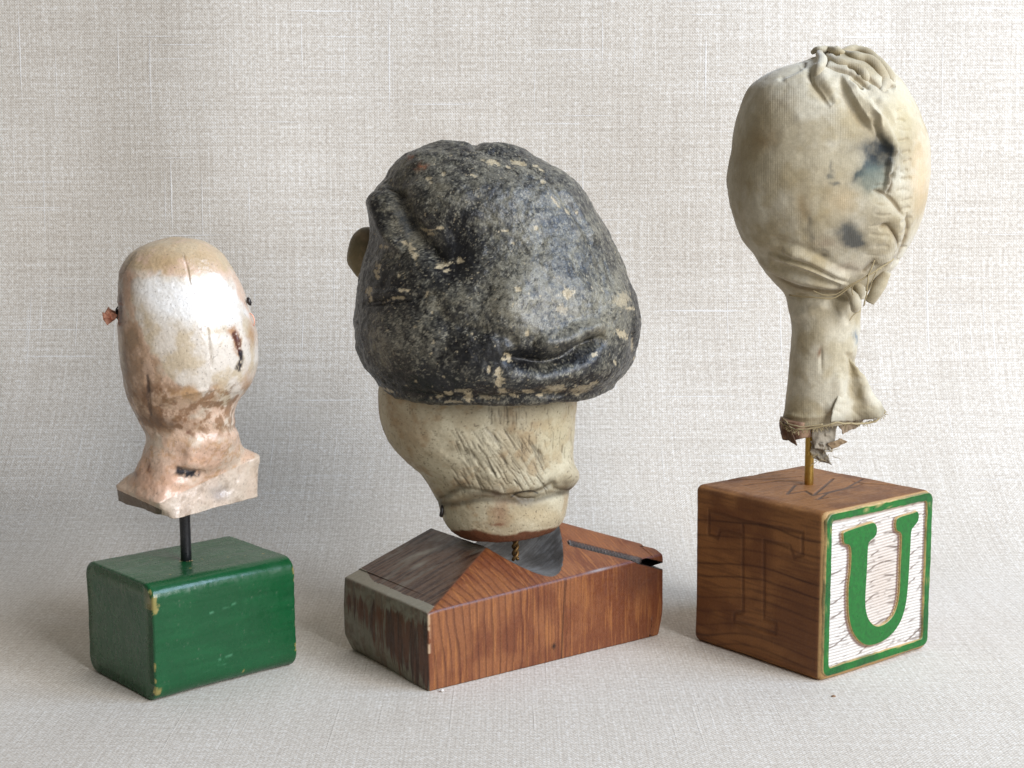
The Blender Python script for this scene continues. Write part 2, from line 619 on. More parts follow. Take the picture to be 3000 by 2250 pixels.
M_DARK = painted('dark_bead', rough=0.4, vary=0.2, bump=0.002, flat=(0.02, 0.015, 0.014))
M_CRUMB = painted('crumb', rough=0.8, vary=0.2, bump=0.004)

def empty(name, loc, label, cat):
    o = bpy.data.objects.new(name, None)
    o.empty_display_size = 0.01
    o.location = np.asarray(loc) * CM
    o['label'] = label
    o['category'] = cat
    COL.objects.link(o)
    return o

# ================================================================== SETTING
def build_backdrop():
    xs = np.linspace(-75, 75, 151)
    prof, s = [], 0.0
    y0, y1, rad = -12.0, 47.0, 11.0
    for y in np.linspace(y0, y1, 60):
        prof.append((y, 0.0))
    for a in np.linspace(0, math.pi / 2 * 0.965, 50)[1:]:
        prof.append((y1 + rad * math.sin(a), rad * (1 - math.cos(a))))
    dy, dz = math.cos(math.pi / 2 * 0.965), math.sin(math.pi / 2 * 0.965)
    py, pz = prof[-1]
    for k in np.linspace(0, 46, 70)[1:]:
        prof.append((py + dy * k, pz + dz * k))
    prof = np.array(prof)
    arc = np.concatenate([[0], np.cumsum(np.linalg.norm(np.diff(prof, axis=0), axis=1))])
    V = np.zeros((len(prof), len(xs), 3))
    V[:, :, 0] = xs[None]
    V[:, :, 1] = prof[:, 0][:, None]
    V[:, :, 2] = prof[:, 1][:, None]
    P = V.reshape(-1, 3)
    # the cloth lies a little uneven where it hangs, flat where things stand on it
    wgt = sst(3, 12, P[:, 2])
    P[:, 1] += wgt * (fbm(P * np.array([0.10, 0, 0.035]), 1, 2, 5) - 0.5) * 2.0
    far = sst(0, 6, 26 - P[:, 1]) * (P[:, 2] < 0.01)
    uvw = np.stack([P[:, 0], np.repeat(arc, len(xs)), np.zeros(len(P))], 1)
    F = grid_faces(len(prof), len(xs), False)
    o = mesh_obj('backdrop_cloth', P, F, M_LINEN, uvw=uvw)
    o['kind'] = 'structure'
    return o
build_backdrop()

# ================================================================== GREEN BLOCK WITH THE PLASTER HEAD
def build_green_sculpture():
    fr = Frame(-8.89, 36.40, 0.732)
    base = fr.w([2.1, 1.7, 0])[0]
    t = empty('head_sculpture', base, 'small pale plaster doll head on a black rod in a green painted block', 'sculpture')
    Lu, Lv, Lz = 4.205, 3.56, 3.01
    V, F = round_box(Lu, Lv, Lz, 0.07, (150, 120, 100), rr=0.42)
    c = np.array([Lu, Lv, Lz]) / 2
    n = (V - c) / c
    wob = (fbm(V, 0.7, 2, 3) - 0.5) * 0.05 + (fbm(V, 5, 3, 9) - 0.5) * 0.008
    V = V + wob[:, None] * n / np.maximum(np.abs(n).max(1), .1)[:, None]
    # the back end of the block stands slightly lower, the ends bow a little
    brush = fbm(np.stack([V[:, 0] * 0.7, V[:, 1] * 9, V[:, 2] * 9], 1), 1, 3, 12) - 0.5
    V = V + (brush * 0.012)[:, None] * n / np.maximum(np.abs(n).max(1), .1)[:, None]
    V[:, 2] = np.maximum(V[:, 2], 0)
    green = srgb(22, 86, 48)
    C = np.tile(green, (len(V), 1))
    C = C * (1 + 0.35 * brush)[:, None]
    C = lerp(C, srgb(120, 130, 110), sst(0.80, 0.86, fbm(V, 20, 2, 13)) * 0.5)
    C = lerp(C, green * 0.9, sst(0.45, 0.7, fbm(V, 1.3, 4, 4)))
    chip = np.zeros(len(V))
    def ch(u, v, z, r, th=0.5):
        nonlocal chip
        d = np.linalg.norm((V - np.array([u, v, z])) / np.asarray(r), axis=1)
        chip = np.maximum(chip, sst(0.95, 0.75, d + (fbm(V, 9, 4, 11, 0.75) - 0.5) * 1.7))
    ch(0.05, 0.03, 2.50, (0.16, 0.12, 0.22))
    ch(0.0, 0.13, 2.83, (0.08, 0.08, 0.07))
    ch(0.04, 0.02, 0.30, (0.14, 0.15, 0.14))
    ch(0.0, 0.0, 0.95, (0.04, 0.05, 0.18))
    ch(0.0, 0.0, 0.60, (0.04, 0.05, 0.08))
    ch(4.2, 0.03, 2.62, (0.10, 0.12, 0.10))
    ch(4.2, 0.0, 2.42, (0.07, 0.10, 0.10))
    ch(4.2, 0.0, 1.2, (0.05, 0.06, 0.14))
    ch(4.2, 0.03, 0.55, (0.10, 0.12, 0.16))
    ch(2.6, 0.08, 0.26, (0.14, 0.1, 0.03))
    for u, v in ((1.75, 1.7), (2.3, 1.5), (1.4, 1.9), (1.6, 0.9), (3.3, 1.0), (0.9, 0.7), (2.9, 1.2), (3.8, 0.9), (1.3, 2.4)):
        ch(u, v, 3.0, (0.035, 0.035, 0.05))
    C = lerp(C, srgb(156, 142, 82), chip * 0.9)
    scr = np.zeros(len(V))
    for a, b in (((1.55, 2.0), (2.35, 2.12)), ((1.0, 0.62), (2.2, 0.78)), ((1.2, 0.52), (2.0, 0.6))):
        d, tt = seg(V[:, [0, 2]], [a, b])
        scr = np.maximum(scr, np.exp(-(d / 0.03) ** 2) * (V[:, 1] < 0.1) * sst(0.45, 0.6, fbm(V, 6, 2, 8)))
    V[:, 1] += scr * 0.012
    C = lerp(C, srgb(95, 160, 120), scr * 0.5)
    V[:, 1] += chip * 0.01 * (V[:, 1] < 1)
    mesh_obj('block', fr.w(V), F, M_GREEN, t, base, C, uvw=V)
    # sawdust ring round the hole
    rod_xy = np.array([-8.576, 38.94])
    pth = [(rod_xy[0], rod_xy[1], z) for z in np.linspace(2.85, 5.6, 8)]
    Vr, Fr = tube(pth, 0.142, 20)
    mesh_obj('rod', Vr, Fr, M_BLACKROD, t, base)
    parts = []
    random.seed(4)
    for i in range(16):
        a = random.uniform(0, 6.28)
        r = 0.15 + random.random() * 0.06
        s = random.uniform(0.008, 0.022)
        p = np.array([rod_xy[0] + r * math.cos(a), rod_xy[1] + r * math.sin(a), 3.012])
        v = np.array([[1, 0, 0], [-.5, .8, 0], [-.5, -.8, 0], [0, 0, 1.2]]) * s + p
        parts.append((v, [[0, 1, 2], [0, 1, 3], [1, 2, 3], [2, 0, 3]]))
    Vs, Fs = join(parts)
    mesh_obj('chipped_hole_edge', Vs, Fs, M_CRUMB, t, base, col=srgb(150, 125, 90), smooth=False)

    # ---- the head: rings from the crown to the neck, then the shoulder plate
    NC = 400
    YC = 38.9
    rows = [(691, 506, 516), (693, 494, 535), (697, 473, 560), (705, 444, 596), (719, 413, 622), (740, 383, 648), (771, 361, 669),
            (801, 351, 687), (846, 350, 708), (879, 348, 719), (906, 350, 728), (951, 350, 742), (997, 352, 751), (1042, 356, 752),
            (1087, 363, 745), (1126, 369, 731), (1150, 374, 713), (1178, 385, 694), (1212, 403, 683), (1248, 422, 683), (1272, 430, 694)]
    rings = [ring(y, a, b, YC, 0.98, NC, p=2.12) for y, a, b in rows]
    def quad(cs, sm):
        """ring through four corners (near, right, back, left), as a radial function about their centre"""
        cs = np.array(cs)
        cen = cs.mean(0)
        e = []
        for i in range(4):
            a, b = cs[i], cs[(i + 1) % 4]
            for k in range(120):
                e.append(a + (b - a) * k / 120)
        e = np.array(e)
        for _ in range(sm):
            e = (np.roll(e, 1, 0) + e + np.roll(e, -1, 0)) / 3
        ang = np.arctan2(e[:, 1] - cen[1], e[:, 0] - cen[0]) % (2 * np.pi)
        o = np.argsort(ang)
        ang, e = ang[o], e[o]
        f = angles(NC) % (2 * np.pi)
        return np.stack([np.interp(f, ang, e[:, k], period=2 * np.pi) for k in range(3)], 1)
    n0, r0, l0 = at(462, 1474, 37.55), at(764, 1334, 39.75), at(331, 1418, 38.75)
    b0 = l0 + r0 - n0
    n1, r1, l1 = at(508, 1517, 37.72), at(756, 1452, 39.65), at(338, 1462, 38.85)
    b1 = l1 + r1 - n1
    b1[2] = 4.9
    q0 = quad([n0, r0, b0, l0], 1400)
    q0b = quad([n0, r0, b0, l0], 26)
    q1 = quad([n1, r1, b1, l1], 26)
    mixr = lambda a, b, k, dz=0: a * (1 - k) + b * k + np.array([0, 0, dz])
    nk = rings[-1]
    rings += [mixr(nk, q0, 0.20, -0.10), mixr(nk, q0, 0.45, -0.12), mixr(nk, q0, 0.72, -0.04), mixr(nk, q0 * 0.5 + q0b * 0.5, 0.92, 0.02), q0b,
              mixr(q0b, q1, 0.08), mixr(q0b, q1, 0.5), mixr(q0b, q1, 0.93), q1]
    cen1 = q1.mean(0)
    rings += [mixr(q1, cen1[None] + np.array([0, 0, 0.08]), 0.06, 0.0), mixr(q1, cen1[None] + np.array([0, 0, 0.15]), 0.5, 0.1),
              np.tile(cen1 + np.array([0, 0, 0.15]), (NC, 1)) + (q1 - cen1) * 0.01]
    G = resample(rings, 430)
    feats = [
        ('b', 556, 1318, 20, 34, 10, 0.09), ('b', 552, 1352, 26, 16, 0, 0.07), ('l', [(500, 1392), (550, 1398), (600, 1380)], 10, -0.10),
        ('b', 548, 1379, 30, 9, 4, -0.13), ('l', [(428, 1095), (432, 1170), (440, 1215)], 6, -0.05),
        ('l', [(536, 735), (548, 790), (556, 830)], 3.5, -0.018), ('l', [(606, 955), (612, 1020), (618, 1080)], 5, -0.022),
        ('b', 670, 1150, 20, 30, 0, -0.05), ('b', 480, 1215, 60, 20, 20, 0.03), ('b', 430, 850, 70, 120, 0, 0.02),
        ('b', 640, 1200, 40, 18, -10, -0.05), ('l', [(470, 1165), (540, 1150), (640, 1135)], 6, 0.03),
        ('l', [(345, 880), (352, 915), (356, 950)], 12, -0.10), ('b', 600, 1000, 90, 80, 0, 0.03),
        ('b', 640, 1440, 40, 12, -18, -0.06), ('b', 700, 1420, 16, 26, 0, 0.05), ('b', 590, 1465, 16, 18, 0, 0.04),
        ('s', [(690, 946), (692, 985), (700, 1030)], 7, -0.03), ('s', [(703, 1040), (706, 1078)], 6, -0.03),
    ]
    G, w = sculpt(G, True, feats)
    V = G.reshape(-1, 3)
    Nn = grid_normals(G, True).reshape(-1, 3)
    V = V + Nn * ((fbm(V, 2.2, 4, 21) - 0.5) * 0.05 + (fbm(V, 2.5, 3, 23, 0.6) - 0.5) * 0.08 * sst(7.4, 6.6, V[:, 2]) + (fbm(V, 14, 3, 22) - 0.5) * 0.014)[:, None]
    Q = to_px(V)
    nz = fbm(V, 3, 5, 31)
    nf = fbm(V, 11, 4, 32)
    wp = np.stack([fbm(V, 4, 4, 33) - 0.5, fbm(V, 4, 4, 34) - 0.5], 1)
    Qw = Q + wp * 34
    pink = srgb(218, 186, 160)
    C = np.tile(pink, (len(V), 1))
    C = lerp(C, srgb(222, 204, 182), sst(0.4, 0.65, nz))
    # pale bare plaster over the back of the head
    Z = lambda L: [(300 + .3014 * a, 650 + .3014 * b) for a, b in L]
    pale = sdpoly(Qw, Z([(230, 560), (420, 520), (560, 490), (830, 548), (1040, 480), (1230, 570), (1340, 760), (1420, 900), (1500, 1050), (1520, 1350), (1400, 1640),
                         (1150, 1790), (1080, 1650), (960, 1680), (760, 1600), (640, 1500), (560, 1370), (440, 1230), (400, 1090), (310, 930), (280, 780)]))
    C = lerp(C, lerp(np.tile(srgb(226, 215, 200), (len(V), 1)), srgb(206, 188, 160), sst(0.42, 0.66, fbm(V, 2.6, 5, 42))), sst(5, -5, pale))
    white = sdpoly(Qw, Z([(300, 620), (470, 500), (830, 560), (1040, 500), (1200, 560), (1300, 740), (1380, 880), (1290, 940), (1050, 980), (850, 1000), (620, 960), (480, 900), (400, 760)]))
    C = lerp(C, srgb(250, 249, 246), sst(26, -34, white) * (0.62 + 0.30 * nf))  # white patch with its blown highlight painted in
    # ochre crown
    crown = sst(815, 790, Qw[:, 1] + 0.10 * np.abs(Qw[:, 0] - 550)) * sst(0.30, 0.50, nz + 0.10)
    C = lerp(C, srgb(196, 172, 132), crown * 0.75 * sst(-8, 10, white))
    C = lerp(C, srgb(172, 140, 96), blob(Qw, 480, 770, 50, 26) * 0.5 + blob(Qw, 590, 760, 45, 22) * 0.4)
    # brown staining low on the left, on the nape and right cheek
    st = (sst(8, -18, sdpoly(Qw, Z([(140, 960), (330, 950), (400, 1100), (430, 1230), (560, 1380), (620, 1500), (780, 1600), (1100, 1600), (1110, 1760), (760, 1860), (1270, 1980),
                                    (1100, 2080), (620, 2060), (380, 2000), (200, 1600)]))) * 0.85)
    st = st * sst(0.30, 0.62, nz + (Q[:, 0] < 470) * 0.10)
    C = lerp(C, srgb(160, 122, 84), np.clip(st, 0, 1) * 0.78)
    rust = sst(0.46, 0.60, fbm(V, 5, 5, 40)) * sst(1100, 1150, Q[:, 1]) * sst(1300, 1240, Q[:, 1])
    C = lerp(C, srgb(132, 92, 52), rust * 0.75)
    C = lerp(C, srgb(150, 108, 70), np.clip(blob(Qw, 395, 1080, 50, 110), 0, 1) * sst(0.35, 0.6, nz) * 0.35)
    C = lerp(C, srgb(128, 88, 54), np.clip(blob(Qw, 440, 1150, 50, 60) + blob(Qw, 500, 1215, 90, 24, 12), 0, 1) * sst(0.40, 0.62, fbm(V, 6, 5, 44, 0.7)) * 0.75)
    C = lerp(C, srgb(92, 62, 40), np.clip(blob(Qw, 362, 1060, 14, 60) + blob(Qw, 430, 1150, 8, 60, -4) + blob(Qw, 470, 1235, 60, 14, 10), 0, 1) * 0.6)
    C = lerp(C, srgb(70, 46, 50), np.clip(blob(Q, 350, 900, 9, 62) * 1.3, 0, 1) * 0.85)
    C = lerp(C, srgb(90, 74, 66), np.clip(blob(Q, 352, 800, 16, 40), 0, 1) * 0.6)
    C = lerp(C, srgb(196, 150, 124), np.clip(blob(Qw, 372, 830, 16, 40), 0, 1) * 0.6)
    C = lerp(C, srgb(170, 120, 70), np.clip(blob(Qw, 736, 975, 14, 36) + blob(Qw, 728, 1130, 20, 40), 0, 1) * 0.7)
    C = lerp(C, srgb(186, 146, 102), np.clip(blob(Qw, 560, 1145, 90, 18, -6), 0, 1) * sst(0.35, 0.6, nz) * 0.9)
    # freckled ochre on the shoulders
    fk = sst(0.52, 0.64, fbm(V, 7, 5, 41)) * sst(1260, 1310, Q[:, 1])
    C = lerp(C, srgb(188, 146, 96), fk * 0.6 * sst(1460, 1380, Q[:, 1] + 0.0 * Q[:, 0]))
    C = lerp(C, srgb(222, 174, 146), blob(Qw, 470, 1400, 110, 70) * 0.6 + blob(Qw, 600, 1340, 90, 40) * 0.4)
    # cut edges of the plate are bare plaster
    edge = (Q[:, 1] > 1475 - (Q[:, 0] - 455) * 0.47) & (Q[:, 0] > 452)
    C[edge] = lerp(C[edge], srgb(212, 196, 178), 0.75)
    C[edge] = lerp(C[edge], srgb(160, 140, 120), sst(0.48, 0.68, fbm(V[edge], 4, 5, 43, 0.7)) * 0.6)
    C = lerp(C, srgb(150, 148, 150), np.clip(blob(Qw, 640, 1440, 30, 22), 0, 1) * 0.5)
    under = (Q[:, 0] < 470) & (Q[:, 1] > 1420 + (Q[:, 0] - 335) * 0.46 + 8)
    C[under] = lerp(C[under], srgb(84, 66, 50), 0.9)  # shaded left underside of the plate, painted dark
    # marks
    def mark(poly, wd, colr, a=0.9, rag=6):
        nonlocal C
        ix = near(Q, poly, wd * 2 + rag)
        d, tt = seg(Q[ix] + wp[ix] * rag * 3, smooth_poly(poly))
        C[ix] = lerp(C[ix], colr, sst(wd, wd * 0.3, d) * a * sst(0.30, 0.62, nf[ix] + 0.12))
    mark([(676, 965), (688, 985), (696, 1030)], 19, srgb(178, 130, 88), 0.9)
    mark([(684, 975), (692, 1000), (699, 1026)], 13, srgb(92, 54, 42), 1.0)
    mark([(704, 1032), (705, 1050), (697, 1078)], 12, srgb(46, 40, 44), 1.0)
    mark([(606, 955), (612, 1020), (618, 1080)], 4, srgb(160, 140, 118), 0.45)
    mark([(536, 735), (548, 790), (556, 830)], 3, srgb(140, 120, 98), 0.55)
    mark([(520, 1374), (548, 1384), (572, 1382)], 18, srgb(30, 32, 44), 1.0)
    mark([(428, 1095), (432, 1170), (440, 1215)], 5, srgb(64, 44, 34), 0.6)
    mark([(585, 962), (596, 955), (601, 962)], 5, srgb(150, 112, 84), 0.5)
    mark([(400, 735), (378, 762), (362, 800)], 3, srgb(110, 92, 70), 0.6)
    C = lerp(C, srgb(110, 66, 44), np.clip(blob(Qw, 392, 1382, 12, 8) + blob(Qw, 437, 1368, 5, 12) + blob(Qw, 545, 1262, 9, 9), 0, 1) * 0.8)
    # pin-prick specks
    spk = sst(0.78, 0.83, fbm(V, 26, 2, 50))
    C = lerp(C, srgb(86, 74, 70), spk * 0.6)
    crk = np.abs(fbm(V, 3.2, 4, 52) - 0.5)
    C = lerp(C, srgb(128, 108, 92), sst(0.008, 0.0, crk) * 0.4)
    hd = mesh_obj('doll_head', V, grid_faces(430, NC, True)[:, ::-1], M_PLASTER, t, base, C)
    # ---- small things stuck to its sides
    def lump(name, px, py, Y, rx, ry, rz, mat, parent, seed, col=None, rot=0, amp=0.5):
        f, g = np.meshgrid(np.linspace(0, np.pi, 18), np.linspace(0, 2 * np.pi, 28, endpoint=False), indexing='ij')
        P = np.stack([np.sin(f) * np.cos(g), np.sin(f) * np.sin(g), np.cos(f)], -1).reshape(-1, 3)
        k = 1 + (fbm(P, 1.6, 3, seed) - 0.5) * amp * 2
        P = P * k[:, None] * np.array([rx, ry, rz])
        c, s = math.cos(math.radians(rot)), math.sin(math.radians(rot))
        P = np.stack([P[:, 0] * c - P[:, 2] * s, P[:, 1], P[:, 0] * s + P[:, 2] * c], 1)
        return mesh_obj(name, P + at(px, py, Y), grid_faces(18, 28, True), mat, parent, base, col=col)
    lump('bead', 728, 880, 38.85, 0.06, 0.06, 0.11, M_DARK, hd, 3, rot=20, amp=0.25)
    lump('dark_plug', 350, 917, 38.85, 0.12, 0.13, 0.16, M_DARK, hd, 5, amp=0.4)
    # frayed pink ribbon end: small crumpled strips fanning out of a knot
    parts = []
    random.seed(9)
    for k in range(7):
        a = math.radians(150 + k * 11)
        L = random.uniform(0.24, 0.40)
        n = 7
        o0 = at(346, 915, 38.85)
        vv = []
        for i in range(n):
            q = i / (n - 1)
            p = o0 + np.array([math.cos(a) * L * q, -0.05 + 0.08 * math.sin(k * 2 + q * 6), math.sin(a) * L * q * 0.8 - 0.03])
            wd = 0.022 + 0.07 * q
            d = np.array([-math.sin(a), 0.3 * math.sin(k), math.cos(a)]) * wd
            vv += [p - d, p + d + np.array([0, -0.03, 0]) * math.sin(q * 9 + k)]
        F2 = [[2 * i, 2 * i + 1, 2 * i + 3, 2 * i + 2] for i in range(n - 1)]
        parts.append((np.array(vv), F2))
    Vp, Fp = join(parts)
    rb = mesh_obj('pink_ribbon_tuft', Vp, Fp, M_PINK, hd, base)
    so = rb.modifiers.new('thickness', 'SOLIDIFY')
    so.thickness = 0.02 * CM
    Vt, Ft = tube(smooth_poly([at(352, 885, 38.8), at(344, 895, 38.7), at(338, 905, 38.7), at(345, 912, 38.8)], 5), 0.018, 8)
    mesh_obj('thread', Vt, Ft, M_DARK, hd, base)
    Vt, Ft = tube(smooth_poly([at(731, 915, 38.9), at(739, 922, 38.8), at(744, 938, 38.8), at(742, 952, 38.9)], 5), 0.014, 8)
    mesh_obj('thread', Vt, Ft, M_PINK, hd, base)
build_green_sculpture()

# ================================================================== BROWN BLOCK WITH THE BLACK-CAPPED HEAD
def build_brown_sculpture():
    fr = Frame(-2.15, 37.21, 0.636)
    base = fr.w([3.9, 2.0, 0])[0]
    t = empty('head_sculpture', base, 'carved head with chipped black cap and cream neck on a notched brown wood block', 'sculpture')
    Lu, Lv = 7.95, 4.26
    V, F = round_box(Lu, Lv, 2.0, 0.05, (330, 190, 100))
    U = V.copy()
    u, v = V[:, 0], V[:, 1]
    planes = [2.06 + 0.333 * u, 2.06 + 0.036 * u + 0.56 * v, 3.24 - 0.512 * (u - 5.75) - 0.24 * (v - 1.77)]
    pl = np.stack(planes, 1)
    srt = np.sort(pl, 1)
    # slightly softened hips
    k = 0.03
    zt = -k * np.log(np.exp(-(pl - srt[:, :1]) / k).sum(1)) + srt[:, 0]
    chn = 2.30 + 0.62 * np.abs((u - 4.12) / 1.12) ** 1.7
    inch = chn < zt
    zt = np.minimum(zt, chn)
    which = pl.argmin(1)
    top = U[:, 2] > 1.93
    V[:, 2] = U[:, 2] * zt / 2.0
    # ends lean and bow as in the photograph
    V[:, 0] += np.where(u < 0.5, 0.10 * ((V[:, 2] / 2 - 0.55) ** 2) * (v / Lv) * 2, 0)
    V[:, 0] -= np.where(u > Lu - 0.4, 0.16 * np.clip(1 - V[:, 2] / 1.0, 0, 1) ** 2, 0)
    V[:, 0] -= np.where((u > Lu - 0.4) & (V[:, 2] > 2.15), ((V[:, 2] - 2.15) * 0.9) ** 2, 0)
    V[:, 1] -= np.where(v > Lv - 0.3, 0.35 * np.clip(0.45 - V[:, 2], 0, 1) ** 1.2, 0)
    V[:, 0] += np.where(u < 0.3, 0.30 * np.clip(0.5 - V[:, 2], 0, 1) ** 1.3 * sst(0.5, 3, v), 0)
    # the saw kerf: across the front slope, then along the front face and round the end
    kp = np.array([(5.438, 1.042, 2.839), (6.173, 0.56, 2.596), (7.05, 0.0, 2.31), (7.95, 0.0, 1.99), (8.0, 4.1, 1.95)])
    best = np.full(len(V), 9.)
    for i in range(len(kp) - 1):
        a, b = kp[i], kp[i + 1]
        ab = b - a
        tt = np.clip((V - a) @ ab / (ab @ ab), 0, 1)
        best = np.minimum(best, np.linalg.norm(V - a - tt[:, None] * ab, axis=1))
    onfront = (U[:, 1] < 0.02)
    dtop, _ = seg(U[:, :2], kp[:3, :2])
    best = np.where(top & ~onfront, dtop, best)
    kf = sst(0.095, 0.07, best)
    kfc = sst(0.125, 0.10, best)
    onend = (U[:, 0] > Lu - 0.02)
    V[:, 1] += kf * 0.5 * onfront
    V[:, 0] -= kf * 0.5 * onend * (~onfront)
    V[:, 2] -= kf * 0.35 * (top & ~onfront & ~onend)
    V += (np.stack([fbm(V, 1.5, 3, 60), fbm(V, 1.5, 3, 61), np.full(len(V), 0.5)], 1) - 0.5) * 0.035
    # ---- colour: growth rings
    front = onfront | (which == 1)
    s = u + 0.27 * v * (V[:, 1] > 0.05) + (fbm(U, 0.5, 2, 62) - 0.5) * 0.35 + (fbm(np.stack([u, v, v * 0], 1), 1.7, 3, 59) - 0.5) * 0.16 + 0.02 * V[:, 2]
    # ring spacing gets finer to the right
    ph = np.where(s < 3.8, s / 0.23, 3.8 / 0.23 + (s - 3.8) / 0.115)
    wob = fbm(np.stack([U[:, 0] * 5, V[:, 2] * 0.8, v], 1), 1, 3, 63)
    saw = (ph + wob * 0.5) % 1.0
    line = sst(0.55, 0.93, saw) * sst(1.0, 0.94, saw)
    line *= 0.45 + 0.55 * fbm(np.stack([np.floor(ph) * 3.1, V[:, 2] * 0.7, v], 1), 1, 2, 64)
    line *= np.where(s > 4.7, 0.40, 1.0)
    fine = fbm(np.stack([U[:, 0] * 22, V[:, 2] * 1.2, v * 2], 1), 1, 3, 65)
    col = np.tile(srgb(150, 94, 58), (len(V), 1))
    col = lerp(col, srgb(126, 72, 44), sst(0.35, 0.65, fbm(U, 1.1, 4, 66)))
    col = lerp(col, srgb(186, 122, 68), sst(0.5, 0.75, fine) * 0.5)
    col = lerp(col, srgb(78, 38, 26), np.clip(line * 1.1, 0, 1) * 0.72)
    # darker to the right, below the kerf
    dk = blob(np.stack([u, V[:, 2]], 1), 7.2, 1.9, 1.1, 0.7) * onfront
    col = lerp(col, srgb(92, 52, 36), np.clip(dk * 1.2, 0, 1) * 0.8)
    col = lerp(col, srgb(40, 26, 22), blob(np.stack([u, V[:, 2]], 1), 4.02, 0.42, 0.07, 0.08) * onfront)
    crack = np.exp(-((u - 4.28 - 0.05 * V[:, 2]) / 0.03) ** 2) * onfront
    col = lerp(col, srgb(52, 28, 20), crack * 0.7)
    # left slope: shade painted dark over dirt, fine grain running across, grey smears
    ls = (which == 0) & ~onfront & ~inch & (U[:, 0] > 0.02)
    g2 = fbm(np.stack([u * 1.2, v * 16, v * 0], 1), 1, 3, 67)
    cl = lerp(np.tile(srgb(104, 78, 60), (len(V), 1)), srgb(66, 44, 34), sst(0.4, 0.7, g2))
    cl = lerp(cl, srgb(128, 122, 108), sst(0.6, 0.75, fbm(np.stack([u * 1.5, v * 4, v * 0], 1), 1, 3, 68)) * 0.55)
    col = np.where(ls[:, None], cl, col)
    sm = blob(np.stack([u, v], 1), 1.9, 3.1, 0.5, 0.14, -30) + blob(np.stack([u, v], 1), 1.4, 2.6, 0.25, 0.12) + blob(np.stack([u, v], 1), 2.75, 2.1, 0.18, 0.5)
    col = np.where(ls[:, None], lerp(col, srgb(158, 156, 142), np.clip(sm, 0, 1) * 0.7), col)
    # grey-green paint line along the left top edge and scraped paint on the left end
    band = ls & (u < 0.30 + 0.12 * (fbm(V, 3, 3, 69) - 0.5) + 0.25 * sst(3, 4.1, v))
    col[band] = lerp(col[band], srgb(156, 150, 130), 0.85)
    le = U[:, 0] < 0.02
    vv = V[:, 2] / 2.06
    streak = fbm(np.stack([v * 9, V[:, 2] * 0.8, v * 0], 1), 1, 4, 70)
    patch = sst(0.50, 0.66, streak - 0.06 + 0.42 * sst(0.72, 0.98, vv) + 0.34 * sst(0.45, 0.0, vv + 0.25 * (1.6 - v) / 2) * 1.0 + 0.18 * sst(3.0, 4.1, v) - 0.12 * sst(0.8, 0.2, v))
    cl = lerp(np.tile(srgb(112, 70, 48), (len(V), 1)), srgb(72, 44, 32), sst(0.4, 0.7, fbm(np.stack([v * 12, V[:, 2], v], 1), 1, 3, 71)))
    cl = lerp(cl, lerp(np.tile(srgb(164, 160, 142), (len(V), 1)), srgb(118, 112, 94), streak), patch * (0.45 + 0.5 * sst(0.35, 0.6, fbm(V, 4, 4, 74, 0.7))))
    col = np.where(le[:, None], cl, col)
    # graphite-grey channel
    cc = lerp(np.tile(srgb(138, 138, 138), (len(V), 1)), srgb(92, 90, 88), sst(0.35, 0.65, fbm(V, 2, 4, 72)))
    cc = lerp(cc, srgb(60, 56, 54), sst(0.4, 0.65, fbm(np.stack([u * 3, v * 14, v * 0], 1), 1, 3, 76)) * 0.5)
    cc = lerp(cc, srgb(34, 30, 28), blob(np.stack([u, v], 1), 3.5, 1.3, 0.35, 0.8) * 0.8)  # black shadow near the wire, painted into the channel
    cc = lerp(cc, srgb(150, 150, 148), blob(np.stack([u, v], 1), 4.2, 0.5, 0.4, 0.35) * 0.6)
    chm = inch & ~onfront
    col = np.where(chm[:, None], cc, col)
    # pale knocks on the edges
    edge = np.exp(-((srt[:, 1] - srt[:, 0]) / 0.02) ** 2) * top
    col = lerp(col, srgb(150, 90, 66), edge * 0.35 * (~chm))
    ed2 = np.exp(-((V[:, 1]) / 0.035) ** 2) * np.exp(-((V[:, 0]) / 0.05) ** 2)
    col = lerp(col, srgb(226, 196, 160), ed2 * sst(0.42, 0.5, fbm(V, 3, 3, 73)) * 0.9 * (V[:, 2] > 1.0))
    fe = sst(0.05, 0.0, np.abs(V[:, 1] - 0.02)) * sst(0.06, 0.0, zt - V[:, 2])
    col = lerp(col, srgb(96, 60, 70), fe * 0.6)
    col = lerp(col, srgb(168, 160, 160), fe * blob(np.stack([u, v * 0], 1), 5.6, 0, 0.35, 1) * 0.8)
    col = lerp(col, srgb(6, 4, 4), kfc * 0.98)  # shade inside the saw cut, painted near black
    mesh_obj('block', fr.w(V), F, M_WOOD, t, base, col, uvw=V)

    # ---- twisted brass wire that carries the head
    YC = 41.0
    c0, c1 = at(1506, 1640, YC - 0.3), at(1506, 1540, YC - 0.3)
    parts = []
    for ph0 in (0, math.pi):
        pth = []
        for i in range(40):
            q = i / 39
            p = c0 + (c1 - c0) * q
            a = ph0 + q * 16
            pth.append(p + np.array([math.cos(a), math.sin(a), 0]) * 0.06)
        parts.append(tube(pth, 0.05, 10))
    Vw, Fw = join(parts)
    mesh_obj('twisted_wire', Vw, Fw, M_WIRE, t, base)

    # ---- the carved neck and lower head
    NC = 420
    Z = lambda L: [(1050 + .339 * a, 1150 + .339 * b) for a, b in L]
    rows = [(1080, 1120, 1690, 1080), (1150, 1106, 1690, 1150), (1190, 1107, 1686, 1190), (1218, 1111, 1683, 1218), (1262, 1125, 1681, 1250), (1306, 1152, 1678, 1290), (1347, 1192, 1675, 1330),
            (1384, 1233, 1674, 1366), (1431, 1260, 1672, 1400), (1472, 1281, 1664, 1440), (1500, 1289, 1661, 1470), (1523, 1301, 1656, 1500), (1545, 1318, 1646, 1522)]
